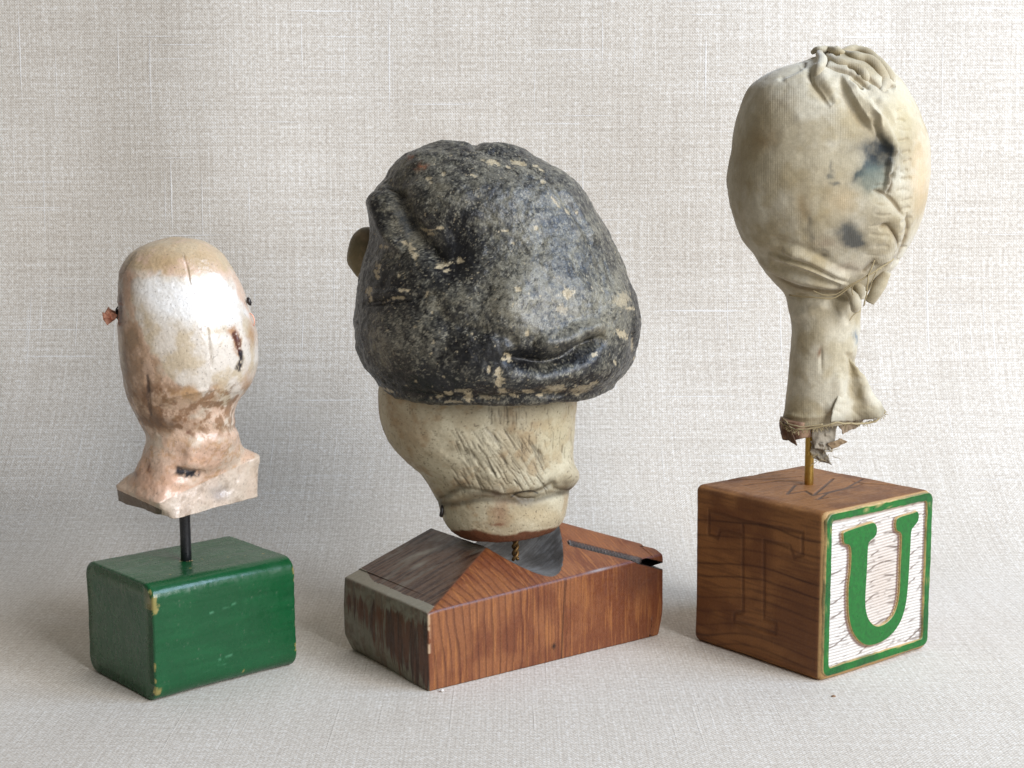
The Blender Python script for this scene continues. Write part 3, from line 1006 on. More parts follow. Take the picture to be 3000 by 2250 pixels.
    rings = [ring(yl, xl, xr, YC, 0.92, NC, yr=yr, p=2.15) for yl, xl, xr, yr in rows]
    e = rings[-1]
    ec = e.mean(0)
    rings += [ec + (e - ec) * 0.93 - np.array([0, 0, 0.10]), ec + (e - ec) * 0.82 - np.array([0, 0, 0.20]), ec + (e - ec) * 0.5 - np.array([0, 0, 0.26]), ec + (e - ec) * 0.01 - np.array([0, 0, 0.27])]
    G = resample(rings, 330)
    gro = Z([(640, 960), (850, 830), (1030, 850), (1140, 870), (1250, 900), (1400, 880), (1560, 850), (1660, 790), (1700, 830), (1860, 850)])
    feats = [('l', Z([(700, 965), (850, 960), (1030, 930), (1250, 930), (1500, 930), (1700, 880), (1830, 850)]), 13, -0.10),
             ('l', gro, 7, -0.07), ('b', *Z([(1830, 720)])[0], 34, 34, 0, 0.22), ('b', *Z([(1760, 700)])[0], 18, 30, 0, 0.08),
             ('b', *Z([(1170, 720)])[0], 36, 42, 0, 0.12), ('b', *Z([(1400, 760)])[0], 40, 34, 20, 0.10), ('b', *Z([(1590, 740)])[0], 34, 36, 0, 0.06),
             ('b', *Z([(920, 800)])[0], 50, 30, 30, 0.05), ('l', Z([(1320, 900), (1420, 930), (1530, 925)]), 4, -0.05),
             ('l', Z([(1310, 905), (1360, 870), (1480, 850)]), 3.5, -0.05), ('l', Z([(900, 420), (1100, 300), (1350, 330)]), 30, -0.05),
             ('l', Z([(700, 500), (1000, 560), (1040, 660)]), 16, -0.04), ('b', *Z([(1000, 400)])[0], 60, 40, 20, 0.05)]
    rnd = random.Random(12)
    strokes = []
    def stroke(zx, zy, ang, L, wd, amp):
        dx, dy = math.cos(math.radians(ang)) * L / 2, math.sin(math.radians(ang)) * L / 2
        k = rnd.uniform(-.12, .12) * L
        strokes.append((Z([(zx - dx, zy - dy), (zx + k * 0.5, zy), (zx + dx, zy + dy)]), wd, amp))
    for i in range(46):      # upright hair lines right of centre
        x = rnd.uniform(1120, 1850)
        y = rnd.uniform(150, 560) if x > 1380 else rnd.uniform(130, 250)
        stroke(x, y, 95 - (1850 - x) * 0.01, rnd.uniform(50, 170), rnd.uniform(1.6, 2.6), rnd.uniform(-.035, -.015))
    for i in range(110):      # combed locks sweeping down to the right
        x = rnd.uniform(820, 1600)
        y = rnd.uniform(330, 820)
        if y < 330 + (x - 820) * 0.1:
            continue
        stroke(x, y, 62 - (x - 820) * 0.008 + rnd.uniform(-8, 8), rnd.uniform(80, 230), rnd.uniform(1.7, 3.0), rnd.uniform(-.045, -.018))
    for i in range(90):
        stroke(rnd.uniform(250, 1850), rnd.uniform(120, 840), rnd.uniform(30, 80), rnd.uniform(30, 110), 1.7, rnd.uniform(-.025, -.01))
    for s_ in strokes:
        feats.append(('s', s_[0], s_[1], s_[2] * 0.62))
    G, w = sculpt(G, True, feats)
    V = G.reshape(-1, 3)
    Nn = grid_normals(G, True).reshape(-1, 3)
    V = V + Nn * ((fbm(V, 1.5, 4, 81) - 0.5) * 0.07 + (fbm(V, 12, 3, 82) - 0.5) * 0.012)[:, None]
    Q = to_px(V)
    wp = np.stack([fbm(V, 4, 4, 83) - 0.5, fbm(V, 4, 4, 84) - 0.5], 1)
    Qw = Q + wp * 26
    C = np.tile(srgb(186, 173, 144), (len(V), 1))
    C = lerp(C, srgb(206, 196, 168), sst(0.4, 0.65, fbm(V, 1.6, 4, 85)))
    C = lerp(C, srgb(168, 142, 106), sst(0.48, 0.7, fbm(V, 2.6, 4, 86)) * 0.7)
    C = lerp(C, srgb(208, 196, 160), blob(Q, 1630, 1280, 70, 90) * 0.6)
    C = lerp(C, srgb(160, 132, 98), blob(Q, 1190, 1290, 70, 110) * 0.5)  # neck painted paler on its lit right, browner on its shaded left
    C = lerp(C, srgb(198, 178, 140), blob(Qw, 1560, 1510, 90, 30) * 0.7)
    Cd = srgb(66, 56, 42)
    for s_ in strokes:
        ix = near(Q, s_[0], 12)
        d, tt = seg(Q[ix], s_[0])
        C[ix] = lerp(C[ix], Cd, np.exp(-(d / (s_[1] * 0.8)) ** 2) * np.clip(np.minimum(tt, 1 - tt) * 8, 0, 1) * min(1, -s_[2] * 22) * 0.6)
    d, tt = seg(Qw, smooth_poly(gro))
    C = lerp(C, srgb(84, 76, 56), np.exp(-(d / 13) ** 2) * 0.6)
    d, tt = seg(Q, smooth_poly(feats[0][1]))
    C = lerp(C, srgb(70, 64, 50), np.exp(-(d / 9) ** 2) * 0.65)
    d, tt = seg(Q, smooth_poly(Z([(1310, 905), (1360, 870), (1480, 850), (1540, 870)])))
    C = lerp(C, srgb(34, 28, 22), sst(3.5, 1, d) * 0.8)
    C = lerp(C, srgb(96, 84, 64), np.clip(blob(Qw, 1400, 1446, 30, 16) + blob(Qw, 1520, 1470, 40, 12) + blob(Qw, 1655, 1415, 20, 20), 0, 1) * 0.6)
    C = lerp(C, srgb(70, 44, 28), np.clip(blob(Qw, 1452, 1446, 22, 10), 0, 1) * 0.8)
    C = lerp(C, srgb(156, 118, 92), np.clip(blob(Qw, 1462, 1505, 26, 34), 0, 1) * 0.6)
    C = lerp(C, srgb(122, 74, 52), np.clip(blob(Qw, 1458, 1536, 22, 5), 0, 1) * 0.8)
    # bare wood where the paint ends at the bottom
    bl = np.interp(Q[:, 0], [1300, 1342, 1389, 1440, 1490, 1541, 1600, 1630, 1650], [1558, 1552, 1553, 1562, 1569, 1557, 1552, 1545, 1525])
    low = sst(-5, 4, Q[:, 1] + wp[:, 1] * 14 - bl)
    C = lerp(C, srgb(112, 70, 46), low)
    C = lerp(C, srgb(214, 200, 168), np.exp(-((Q[:, 1] + wp[:, 1] * 14 - bl + 6) / 4) ** 2) * 0.5)
    C = lerp(C, srgb(90, 78, 56), sst(0.70, 0.78, fbm(V, 18, 2, 88)) * 0.6)
    neck = mesh_obj('carved_neck', V, grid_faces(330, NC, True)[:, ::-1], M_TAN, t, base, C)
    Vn, Fn = tube(smooth_poly([at(1300, 1472, YC - 0.6), at(1292, 1484, YC - 0.75), at(1291, 1500, YC - 0.8), at(1289, 1512, YC - 0.75)], 4), [0.03] * 4 + [0.045] * 4 + [0.06] * 4 + [0.04], 10)
    mesh_obj('bent_nail', Vn, Fn, M_DARK, neck, base)

    # ---- nose, just showing past the cap on the left
    f, g = np.meshgrid(np.linspace(0, np.pi, 60), np.linspace(0, 2 * np.pi, 80, endpoint=False), indexing='ij')
    P = np.stack([np.sin(f) * np.cos(g), np.sin(f) * np.sin(g), np.cos(f)], -1)
    P[..., 0] *= 1.15 - 0.30 * (P[..., 2] < 0) * (-P[..., 2])
    P[..., 0] = P[..., 0] * 0.52
    P[..., 1] *= 0.55
    P[..., 2] *= 0.90
    P[..., 0] += np.clip(-P[..., 2], 0, 1) ** 2 * 0.55
    P = P.reshape(-1, 3) + at(1078, 758, 42.0)
    P += (fbm(P, 2, 3, 90)[:, None] - 0.5) * 0.06
    Cn = lerp(np.tile(srgb(192, 168, 134), (len(P), 1)), srgb(140, 126, 92), sst(0.4, 0.6, fbm(P, 1.6, 4, 91)))
    Cn = lerp(Cn, srgb(96, 90, 70), sst(0.0, 0.5, P[:, 2] - at(1078, 758, 42.0)[2]) * 0.5)
    mesh_obj('nose', P, grid_faces(60, 80, True), M_TAN, t, base, Cn)

    # ---- the cap
    NC = 600
    rows = [(419.5, 1352, 1372), (421, 1310, 1420), (426, 1268, 1478), (438, 1226, 1530), (457, 1181, 1573), (493, 1145, 1640), (521, 1126, 1681), (548, 1101, 1706), (578, 1087, 1724),
            (605, 1083, 1738), (641, 1085, 1757), (671, 1086, 1772), (700, 1083, 1786), (756, 1066, 1814), (810, 1053, 1838), (852, 1046, 1856), (897, 1043, 1868),
            (936, 1039, 1874), (987, 1045, 1870), (1030, 1056, 1862), (1065, 1070, 1846), (1090, 1088, 1826), (1108, 1104, 1806)]
    rings = []
    for i, (y, a, b) in enumerate(rows):
        q = (y - 420) / 680
        rings.append(ring(y, a, b, YC + 0.25 - 0.25 * q, 0.80 + 0.27 * q, NC, p=2.2 - 0.2 * q))
    e = rings[-1]
    ec = e.mean(0)
    dn = np.array([0, 0, 1.0])
    rings += [ec + (e - ec) * 0.975 - dn * 0.16, ec + (e - ec) * 0.925 - dn * 0.24, ec + (e - ec) * 0.85 - dn * 0.18, ec + (e - ec) * 0.5 + dn * 0.1, ec + (e - ec) * 0.01 + dn * 0.1]
    G = resample(rings, 480)
    feats = [
        # groove behind the left roll
        ('l', [(1128, 528), (1160, 560), (1180, 620), (1220, 680), (1270, 735), (1300, 765)], 27, -0.27),
        ('l', [(1100, 560), (1106, 620), (1140, 690), (1180, 740)], 22, 0.20),
        ('s', [(1127, 545), (1155, 552), (1172, 566)], 5, -0.07),
        ('b', 1330, 570, 110, 90, 0, 0.16), ('b', 1325, 740, 55, 90, 10, -0.20), ('b', 1230, 470, 60, 30, -20, 0.10),
        ('b', 1498, 910, 70, 100, 10, 0.20), ('b', 1590, 800, 130, 120, 0, 0.10), ('b', 1420, 860, 40, 70, 0, -0.06),
        ('l', [(1330, 955), (1400, 962), (1450, 975), (1500, 1000), (1505, 1040)], 13, -0.11),
        ('l', [(1060, 890), (1120, 884), (1200, 872), (1275, 855)], 10, -0.09),
        ('l', [(1060, 866), (1130, 862), (1200, 850)], 14, 0.06),
        ('b', 1170, 1010, 110, 80, 0, 0.16), ('b', 1370, 1060, 80, 60, 0, 0.07), ('l', [(1270, 880), (1310, 960), (1290, 1050)], 30, -0.08),
        # the deep fold low on the right
        ('l', [(1470, 1042), (1540, 1058), (1600, 1066), (1660, 1052), (1715, 1018), (1775, 985)], 23, -0.36),
        ('s', [(1600, 1058), (1680, 1030), (1775, 985)], 8, -0.05),
        ('l', [(1560, 1010), (1640, 1000), (1720, 968), (1775, 950)], 24, 0.24),
        ('b', 1560, 1110, 120, 32, -4, 0.16), ('b', 1760, 1080, 60, 50, -30, 0.10), ('b', 1650, 1118, 60, 16, -5, -0.06),
        ('l', [(1850, 970), (1856, 1010), (1852, 1050)], 10, -0.08), ('b', 1815, 900, 40, 60, 0, 0.07),
        # the second lobe of the crown and the long ridges down the right side
        ('s', [(1388, 428), (1415, 440), (1470, 452), (1540, 478), (1600, 520), (1640, 560)], 9, -0.10),
        ('b', 1480, 424, 90, 16, 6, 0.10), ('b', 1330, 424, 60, 16, 0, 0.08), ('b', 1391, 424, 16, 14, 0, -0.16),
        ('l', [(1600, 530), (1680, 630), (1740, 740), (1770, 830)], 10, -0.05), ('l', [(1640, 540), (1710, 640), (1770, 760)], 10, 0.05),
        ('l', [(1560, 500), (1640, 590), (1700, 700)], 8, 0.04), ('l', [(1735, 690), (1775, 780), (1790, 850)], 8, -0.05),
        ('l', [(1350, 1168), (1450, 1166), (1560, 1150), (1650, 1160)], 9, -0.07), ('l', [(1140, 1120), (1230, 1150), (1330, 1165)], 9, -0.05),
        ('b', 1590, 1170, 50, 14, -4, 0.05),
    ]
    G, w = sculpt(G, True, feats, soft=0.6)
    V = G.reshape(-1, 3)
    Nn = grid_normals(G, True).reshape(-1, 3)
    big = fbm(V, 1.1, 4, 101)
    med = fbm(V, 3.6, 4, 102)
    fin = fbm(V, 13, 4, 103)
    V = V + Nn * ((big - 0.5) * 0.18 + (med - 0.5) * 0.06 + (fin - 0.5) * 0.016)[:, None]
    Q = to_px(V)
    wp = np.stack([fbm(V, 5, 4, 104) - 0.5, fbm(V, 5, 4, 105) - 0.5], 1)
    Qw = Q + wp * 40
    blk = srgb(26, 26, 27)
    C = np.tile(blk, (len(V), 1))
    # rubbed-through grey olive in cloudy patches, plus highlights and shaded folds painted in
    lightzones = (blob(Q, 1500, 890, 90, 110) * 0.9 + blob(Q, 1620, 860, 150, 110) * 0.7 + blob(Q, 1720, 930, 120, 70) * 0.7 + blob(Q, 1180, 1000, 100, 70) * 0.6
                  + blob(Q, 1560, 620, 150, 150) * 0.55 + blob(Q, 1240, 560, 120, 90) * 0.35 + blob(Q, 1190, 700, 60, 50) * 0.5 + blob(Q, 1460, 520, 140, 60) * 0.5
                  + blob(Q, 1540, 1120, 90, 30) * 0.3 + blob(Q, 1290, 1030, 80, 60) * 0.3 + blob(Q, 1780, 860, 60, 100) * 0.5)
    darkzones = (blob(Q, 1340, 740, 60, 90) + blob(Q, 1110, 850, 70, 60) + blob(Q, 1390, 1030, 90, 40) + blob(Q, 1500, 1050, 80, 26) * 1.2 + blob(Q, 1180, 1120, 120, 30)
                 + blob(Q, 1090, 700, 26, 80) + blob(Q, 1060, 960, 20, 120) * 0.8 + blob(Q, 1860, 900, 14, 160) * 0.8 + blob(Q, 1260, 1140, 180, 22) * 0.7 + blob(Q, 1720, 1040, 60, 30) * 0.7 + blob(Q, 1560, 1140, 60, 20) * 0.8 + blob(Q, 1440, 560, 60, 60) * 0.4)
    strk = fbm(V * np.array([2.2, 2.2, 0.5]) + wp[:, :1] * 1.5, 6, 4, 115, 0.8)
    W = 0.36 * fbm(V, 1.7, 3, 106) + 0.24 * fbm(V, 5.5, 3, 107) + 0.40 * fbm(V, 13, 4, 111, 0.9) + 0.09 * lightzones - 0.19 * darkzones - 0.012
    W = W + 0.05 * (strk - 0.5)
    C = lerp(C, srgb(70, 69, 63), sst(0.40, 0.50, W) * 0.85)
    C = lerp(C, srgb(136, 132, 120), sst(0.58, 0.68, fbm(V, 22, 3, 116, 0.8) + 0.05 * lightzones - 0.05 * darkzones) * 0.5)
    C = lerp(C, srgb(124, 119, 103), sst(0.47, 0.62, W) * 0.85)
    C = lerp(C, srgb(152, 146, 126), sst(0.57, 0.72, W + 0.15 * (strk - 0.5)) * 0.7)
    C = lerp(C, srgb(26, 26, 30), sst(0.53, 0.64, fbm(V, 3.2, 6, 108, 0.8) + 0.05 * darkzones - 0.04 * lightzones) * 0.75)
    C = lerp(C, srgb(36, 37, 42), sst(0.55, 0.7, fbm(V, 2.4, 4, 109)) * 0.25)
    C = lerp(C, srgb(150, 145, 128), sst(0.60, 0.64, fbm(V, 11, 4, 118, 0.85) + 0.05 * lightzones - 0.03 * darkzones) * 0.75)
    C = lerp(C, srgb(22, 22, 24), sst(0.575, 0.61, fbm(V, 8, 5, 119, 0.85) - 0.03 * lightzones + 0.03 * darkzones) * 0.8)
    C = C * (0.60 + 0.80 * fbm(V, 17, 4, 117, 0.95))[:, None]
    C = lerp(C, srgb(24, 24, 26), np.clip(darkzones * (0.35 + 0.9 * fbm(V, 4, 5, 121, 0.8)), 0, 1) * 0.75)
    C = lerp(C, srgb(146, 141, 125), np.clip(lightzones, 0, 1) ** 1.3 * sst(0.46, 0.60, fbm(V, 3.4, 6, 122, 0.85)) * 0.55)
    # cream chips down to the ground coat
    chips = [(1252, 672, 22, 6, 5), (1262, 684, 12, 6, 0), (1290, 668, 12, 4, 0), (1205, 738, 24, 10, 50), (1190, 712, 18, 10, 30), (1206, 728, 14, 7, 0), (1300, 775, 30, 11, -10), (1345, 762, 10, 14, 20), (1308, 790, 14, 8, 0),
             (1167, 806, 6, 9, 0), (1175, 847, 13, 6, -10), (1190, 849, 9, 4, 0), (1108, 778, 14, 9, 30), (1100, 795, 10, 8, 0), (1105, 810, 8, 6, 0), (1250, 862, 6, 12, 20), (1165, 873, 22, 5, -4),
             (1115, 720, 6, 6, 0), (1130, 722, 8, 6, 0), (1256, 522, 9, 8, 0), (1262, 534, 9, 6, 0), (1300, 508, 8, 7, 0), (1386, 512, 13, 6, 20), (1440, 476, 22, 9, 10), (1490, 490, 10, 6, 30), (1520, 478, 26, 8, 10),
             (1570, 486, 10, 4, 15), (1586, 498, 12, 3, 30), (1590, 532, 9, 6, 30), (1625, 590, 28, 3, 52), (1660, 620, 14, 3, 55), (1475, 676, 16, 4, 0), (1462, 680, 5, 5, 0), (1570, 668, 6, 10, 0), (1690, 624, 5, 5, 0),
             (1545, 976, 9, 8, 40), (1488, 1048, 14, 10, 40), (1475, 1052, 8, 7, 0), (1455, 1092, 12, 14, 30), (1430, 1082, 5, 12, 10), (1465, 1110, 16, 10, 0), (1545, 1148, 18, 7, 5), (1578, 1158, 12, 5, 0), (1500, 1158, 14, 6, 20),
             (1345, 1144, 34, 6, -4), (1310, 1152, 20, 8, 0), (1370, 1160, 14, 16, 0), (1430, 1164, 40, 6, 6), (1470, 1146, 16, 12, 0), (1325, 1176, 30, 6, 0), (1290, 1160, 16, 6, 0), (1135, 1143, 22, 5, 25),
             (1820, 880, 24, 30, 50), (1845, 905, 12, 8, 0), (1850, 1010, 4, 24, 0), (1858, 1060, 5, 16, 0), (1848, 1082, 4, 10, 30), (1800, 1062, 5, 8, 0), (1740, 1040, 10, 7, 20), (1620, 1140, 40, 14, 0), (1700, 1140, 50, 14, -20),
             (1460, 1125, 18, 12, 0), (1820, 980, 20, 14, 30), (1640, 905, 24, 20, 0), (1080, 852, 9, 18, 20), (1085, 875, 6, 14, 0), (1590, 440, 0.1, 0.1, 0), (1660, 860, 20, 18, 0), (1520, 845, 14, 10, 0)]
    cm = np.zeros(len(V))
    rag = (fbm(V, 9, 4, 110, 0.75) - 0.5) * 2.6
    for x, y, rx, ry, ro in chips:
        c, s = math.cos(math.radians(ro)), math.sin(math.radians(ro))
        dx, dy = Q[:, 0] - x, Q[:, 1] - y
        dd = np.hypot((dx * c + dy * s) / rx, (-dx * s + dy * c) / ry) * 1.18
        cm = np.maximum(cm, sst(1.1, 0.75, dd + rag * 1.25) * (0.62 if max(rx, ry) > 22 and y > 830 else 0.95))
    cm = np.maximum(cm, sst(0.76, 0.79, fbm(V, 7, 4, 112, 0.6) + 0.02 * np.clip(lightzones + darkzones, 0, 1)) * 0.8)
    cm = np.maximum(cm, sst(0.78, 0.84, fbm(V, 20, 2, 113)) * 0.6)
    cm = cm * (facing(V, Nn) > -0.3)
    C = lerp(C, srgb(196, 180, 148), cm * 0.92)
    C = lerp(C, srgb(142, 84, 52), np.clip(blob(Qw, 1232, 487, 15, 7, -20) + blob(Qw, 1203, 456, 10, 6), 0, 1) * 0.8)
    C = lerp(C, srgb(118, 124, 128), np.clip(blob(Qw, 1180, 640, 16, 50, -30) * 0.5, 0, 1))
    V = V - Nn * (cm * 0.012)[:, None]
    mesh_obj('cap', V, grid_faces(480, NC, True)[:, ::-1], M_CAP, t, base, C)
build_brown_sculpture()

# ================================================================== LETTER BLOCK WITH THE CLOTH HEAD
def build_letter_sculpture():
    fr = Frame(7.915, 37.80, 0.670)
    S = 4.46
    base = fr.w([2.2, 2.2, 0])[0]
    t = empty('head_sculpture', base, 'stained cloth doll head on a brass rod in a wooden block with green letter U', 'sculpture')
    V, F = round_box(S, S, S, 0.20, (190, 190, 190))
    U = V.copy()
    c = S / 2
    onF, onL, onT = U[:, 1] < 0.04, U[:, 0] < 0.04, U[:, 2] > S - 0.04
    cen = (V - c) / c
    # panel is cut back on the letter face
    inpan = sst(0.0, 0.05, np.minimum.reduce([V[:, 0] - 0.21, S - 0.22 - V[:, 0], V[:, 2] - 0.28, S - 0.19 - V[:, 2]]))
    V[:, 1] += inpan * 0.10 * onF
    V += ((fbm(U, 0.8, 3, 120) - 0.5) * 0.05)[:, None] * cen
    # grain lines
    zz = U[:, 2] + 0.10 * U[:, 1] * onL + (fbm(U * np.array([1, 1, 0.4]), 0.45, 2, 121) - 0.5) * 0.5
    pos = [0.42, 0.75, 1.02, 1.35, 1.72, 2.02, 2.36, 2.70, 3.08, 3.42, 3.86]
    ln = np.zeros(len(V))
    for i, z0 in enumerate(pos):
        ln = np.maximum(ln, np.exp(-((zz - z0 - 0.03 * math.sin(i * 5)) / 0.030) ** 2) * (0.4 + 0.6 * _hash(np.array([i]), np.array([3]), np.array([7]), 1)[0]))
    ln *= 0.5 + 0.5 * fbm(np.stack([U[:, 1] * 1.2, U[:, 2] * 4, U[:, 0]], 1), 1, 3, 122) * 1.4
    fib = fbm(np.stack([U[:, 0] * 1.5, U[:, 1] * 1.5, U[:, 2] * 20], 1), 1, 3, 123)
    fibT = fbm(np.stack([U[:, 0] * 1.5, U[:, 1] * 16, U[:, 2]], 1), 1, 3, 124)
    C = np.tile(srgb(150, 102, 60), (len(V), 1))
    C = lerp(C, srgb(122, 78, 46), sst(0.4, 0.65, fbm(U, 0.9, 3, 125)))
    C = lerp(C, srgb(98, 62, 40), sst(0.45, 0.75, np.where(onT, fibT, fib)) * 0.5)
    C = lerp(C, srgb(50, 28, 20), np.clip(ln, 0, 1) * 0.8 * (~onT))
    # pale rubbed edges
    e3 = np.sort(np.minimum(U, S - U), 1)[:, 1]
    C = lerp(C, srgb(186, 134, 84), sst(0.12, 0.02, e3) * sst(0.35, 0.6, fbm(U, 2.2, 4, 126)) * 0.8)
    fe = onF | ((U[:, 1] < 0.12) & (U[:, 0] < 0.1))
    C = lerp(C, srgb(196, 160, 108), (U[:, 1] < 0.13) * sst(0.22, 0.08, np.minimum.reduce([U[:, 0], S - U[:, 0], U[:, 2] + 0 * U[:, 0], S - U[:, 2]])) * 0.75)
    # scorched outline of a serifed T on the left face; (v, z) from the near edge, fractions of the side
    def face_lines(mask, a, b, lines, wd, colr, depth, al=0.8):
        nonlocal C, V
        P2 = np.stack([a, b], 1)
        m = np.zeros(len(V))
        for L in lines:
            d, tt = seg(P2, np.array(L) * S)
            m = np.maximum(m, sst(wd, wd * 0.4, d))
        m = m * mask
        C = lerp(C, colr, m * al * (0.55 + 0.45 * fbm(U, 3, 3, 127)))
        return m
    T = [[(0.876, 0.856), (0.88, 0.704), (0.81, 0.694), (0.788, 0.75), (0.617, 0.756)], [(0.876, 0.856), (0.595, 0.843), (0.357, 0.848), (0.161, 0.855)], [(0.161, 0.855), (0.156, 0.726), (0.218, 0.7), (0.247, 0.761), (0.436, 0.755)], [(0.441, 0.754), (0.43, 0.278)], [(0.609, 0.813), (0.594, 0.276)], [(0.43, 0.278), (0.341, 0.277), (0.339, 0.208), (0.666, 0.197), (0.668, 0.249), (0.594, 0.276)]]
    m = face_lines(onL, U[:, 1], U[:, 2], T, 0.075, srgb(72, 42, 28), 0.03, 0.5)
    V[:, 0] += m * 0.018
    # pencil-dark outline letter lying on the top face: (u, v)
    K = [[(0.277, 1.013), (0.578, 0.958), (0.786, 0.889)], [(0.243, 0.941), (0.501, 0.812), (0.69, 0.755)], [(0.208, 0.782), (0.464, 0.754), (0.594, 0.672)], [(0.228, 0.471), (0.468, 0.611), (0.515, 0.603)], [(0.318, 0.35), (0.616, 0.497), (0.795, 0.587)], [(0.318, 0.35), (0.643, 0.367), (0.92, 0.463)], [(0.228, 0.471), (0.379, 0.461), (0.318, 0.35)], [(0.259, 0.265), (0.431, 0.341), (0.786, 0.367)], [(0.82, 0.453), (0.819, 0.37), (0.939, 0.223)], [(0.989, 0.887), (0.961, 0.665)], [(0.245, 0.276), (0.334, 0.26)]]
    m = face_lines(onT, U[:, 0], U[:, 1], K, 0.062, srgb(52, 52, 54), 0.03, 0.85)
    V[:, 2] -= m * 0.025
    V[:, 1] *= 1.04
    body = mesh_obj('block', fr.w(V), F, M_BLOCKWOOD, t, base, C, uvw=U)

    # ---- ribbed white panel
    n1, n2 = 240, 300
    a, b = np.meshgrid(np.linspace(0.23, S - 0.24, n1), np.linspace(0.30, S - 0.21, n2), indexing='ij')
    P = np.stack([a, np.zeros_like(a), b], -1).reshape(-1, 3)
    slope = P[:, 2] + 0.03 * np.sin(P[:, 0] * 1.4)
    rib = (slope / 0.082) % 1.0
    P[:, 1] = 0.055 - 0.022 * np.abs(rib * 2 - 1) + (fbm(P, 3, 3, 130) - 0.5) * 0.012
    C = np.tile(srgb(236, 230, 222), (len(P), 1))
    C = lerp(C, srgb(206, 182, 160), blob(P[:, [0, 2]], 2.4, 2.3, 1.0, 1.6) * 0.55)
    C = lerp(C, srgb(150, 136, 124), sst(0.75, 1.0, 1 - np.abs(rib * 2 - 1)) * 0.55)
    # dark open pores, short slanting dashes following the wood's rings
    q = P[:, 2] - 0.27 * P[:, 0] + 0.12 * np.sin(P[:, 0] * 2.2) + (fbm(P, 0.9, 2, 131) - 0.5) * 0.25
    row = q / 0.40
    inrow = np.abs(row % 1.0 - 0.5) * 2
    dash = sst(0.80, 0.97, inrow) * sst(0.42, 0.56, fbm(np.stack([P[:, 0] * 1.8, np.round(row) * 9.1, P[:, 2] * 7], 1), 1, 3, 132))
    C = lerp(C, srgb(112, 92, 80), dash * 0.85)
    C = lerp(C, srgb(120, 102, 90), sst(0.64, 0.74, fbm(np.stack([P[:, 0] * 3, P[:, 2] * 16, P[:, 0]], 1), 1, 3, 133)) * 0.6)
    # cast shadows of the raised border and letter, painted onto the panel
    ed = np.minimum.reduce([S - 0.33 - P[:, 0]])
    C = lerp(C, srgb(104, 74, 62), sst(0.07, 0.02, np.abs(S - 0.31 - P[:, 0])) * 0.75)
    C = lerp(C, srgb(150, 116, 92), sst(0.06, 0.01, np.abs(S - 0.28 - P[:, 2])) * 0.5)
    LET = U_OUTLINE * S
    dU = sdpoly(P[:, [0, 2]], LET)
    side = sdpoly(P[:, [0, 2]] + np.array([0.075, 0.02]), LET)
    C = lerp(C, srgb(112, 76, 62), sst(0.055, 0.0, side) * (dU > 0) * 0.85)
    C = lerp(C, srgb(206, 178, 128), sst(0.035, 0.0, dU) * 0.6)
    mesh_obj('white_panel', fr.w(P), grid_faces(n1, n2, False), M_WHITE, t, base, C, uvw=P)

    # ---- raised green border
    def rrect(x0, x1, z0, z1, r, n=14, m=24):
        pts = []
        for cx, cz, a0 in ((x1 - r, z1 - r, 0), (x0 + r, z1 - r, 90), (x0 + r, z0 + r, 180), (x1 - r, z0 + r, 270)):
            arc = [(cx + r * math.cos(math.radians(a0 + 90 * k / n)), cz + r * math.sin(math.radians(a0 + 90 * k / n))) for k in range(n + 1)]
            pts += arc
            # straight run to the next corner is subdivided below
        out = []
        P_ = np.array(pts)
        for i in range(len(P_)):
            p, q_ = P_[i], P_[(i + 1) % len(P_)]
            k = m if np.linalg.norm(q_ - p) > 0.5 else 1
            for j in range(k):
                out.append(p + (q_ - p) * j / k)
        return np.array(out)
    o_ = rrect(0.055, S - 0.055, 0.14, S - 0.055, 0.22)
    i_ = rrect(0.255, S - 0.265, 0.33, S - 0.235, 0.10)
    rng = np.random.default_rng(5)
    k = len(o_)
    def ringv(P2, d, depth, jit):
        cc = np.array([c, c])
        di = (P2 - cc) / np.linalg.norm(P2 - cc, axis=1)[:, None]
        nz = (fbm(np.stack([P2[:, 0], P2[:, 1], P2[:, 0] * 0], 1), 5, 3, int(jit * 1000)) - 0.5)
        P3 = P2 + di * (d + nz[:, None] * 0.05)
        return np.stack([P3[:, 0], np.full(k, depth), P3[:, 1]], 1)
    loops = [ringv(o_, 0.02, 0.06, .201), ringv(o_, 0.015, -0.012, .201), ringv(o_, -0.012, -0.026, .201), ringv(i_, 0.012, -0.024, .207), ringv(i_, -0.012, -0.008, .207), ringv(i_, -0.02, 0.09, .207)]
    mid = [loops[2] * (1 - q_) + loops[3] * q_ for q_ in (0.25, 0.5, 0.75)]
    loops = loops[:3] + mid + loops[3:]
    P = np.vstack(loops)
    gr = srgb(14, 104, 34)
    C = np.tile(gr, (len(P), 1))
    tanc = srgb(198, 168, 112)
    for li in (0, 1, len(loops) - 1, len(loops) - 2):
        C[li * k:(li + 1) * k] = tanc
    wr = sst(0.66, 0.74, fbm(P, 3.2, 4, 141, 0.7))
    C = lerp(C, tanc, wr * 0.55)
    C = lerp(C, srgb(10, 74, 32), sst(0.45, 0.65, fbm(P, 1.6, 3, 142)) * 0.6)
    F_ = []
    for li in range(len(loops) - 1):
        for j in range(k):
            j2 = (j + 1) % k
            F_.append([li * k + j, li * k + j2, (li + 1) * k + j2, (li + 1) * k + j])
    mesh_obj('green_border', fr.w(P), F_, M_BGREEN, t, base, C, uvw=P)

    # ---- raised green letter U
    L0 = LET.copy()
    nn = len(L0)
    tg = np.roll(L0, -1, 0) - np.roll(L0, 1, 0)
    nrm = np.stack([tg[:, 1], -tg[:, 0]], 1)
    nrm /= np.linalg.norm(nrm, axis=1)[:, None]
    area_ = 0.5 * np.sum(L0[:, 0] * np.roll(L0[:, 1], -1) - np.roll(L0[:, 0], -1) * L0[:, 1])
    if area_ < 0:
        nrm = -nrm
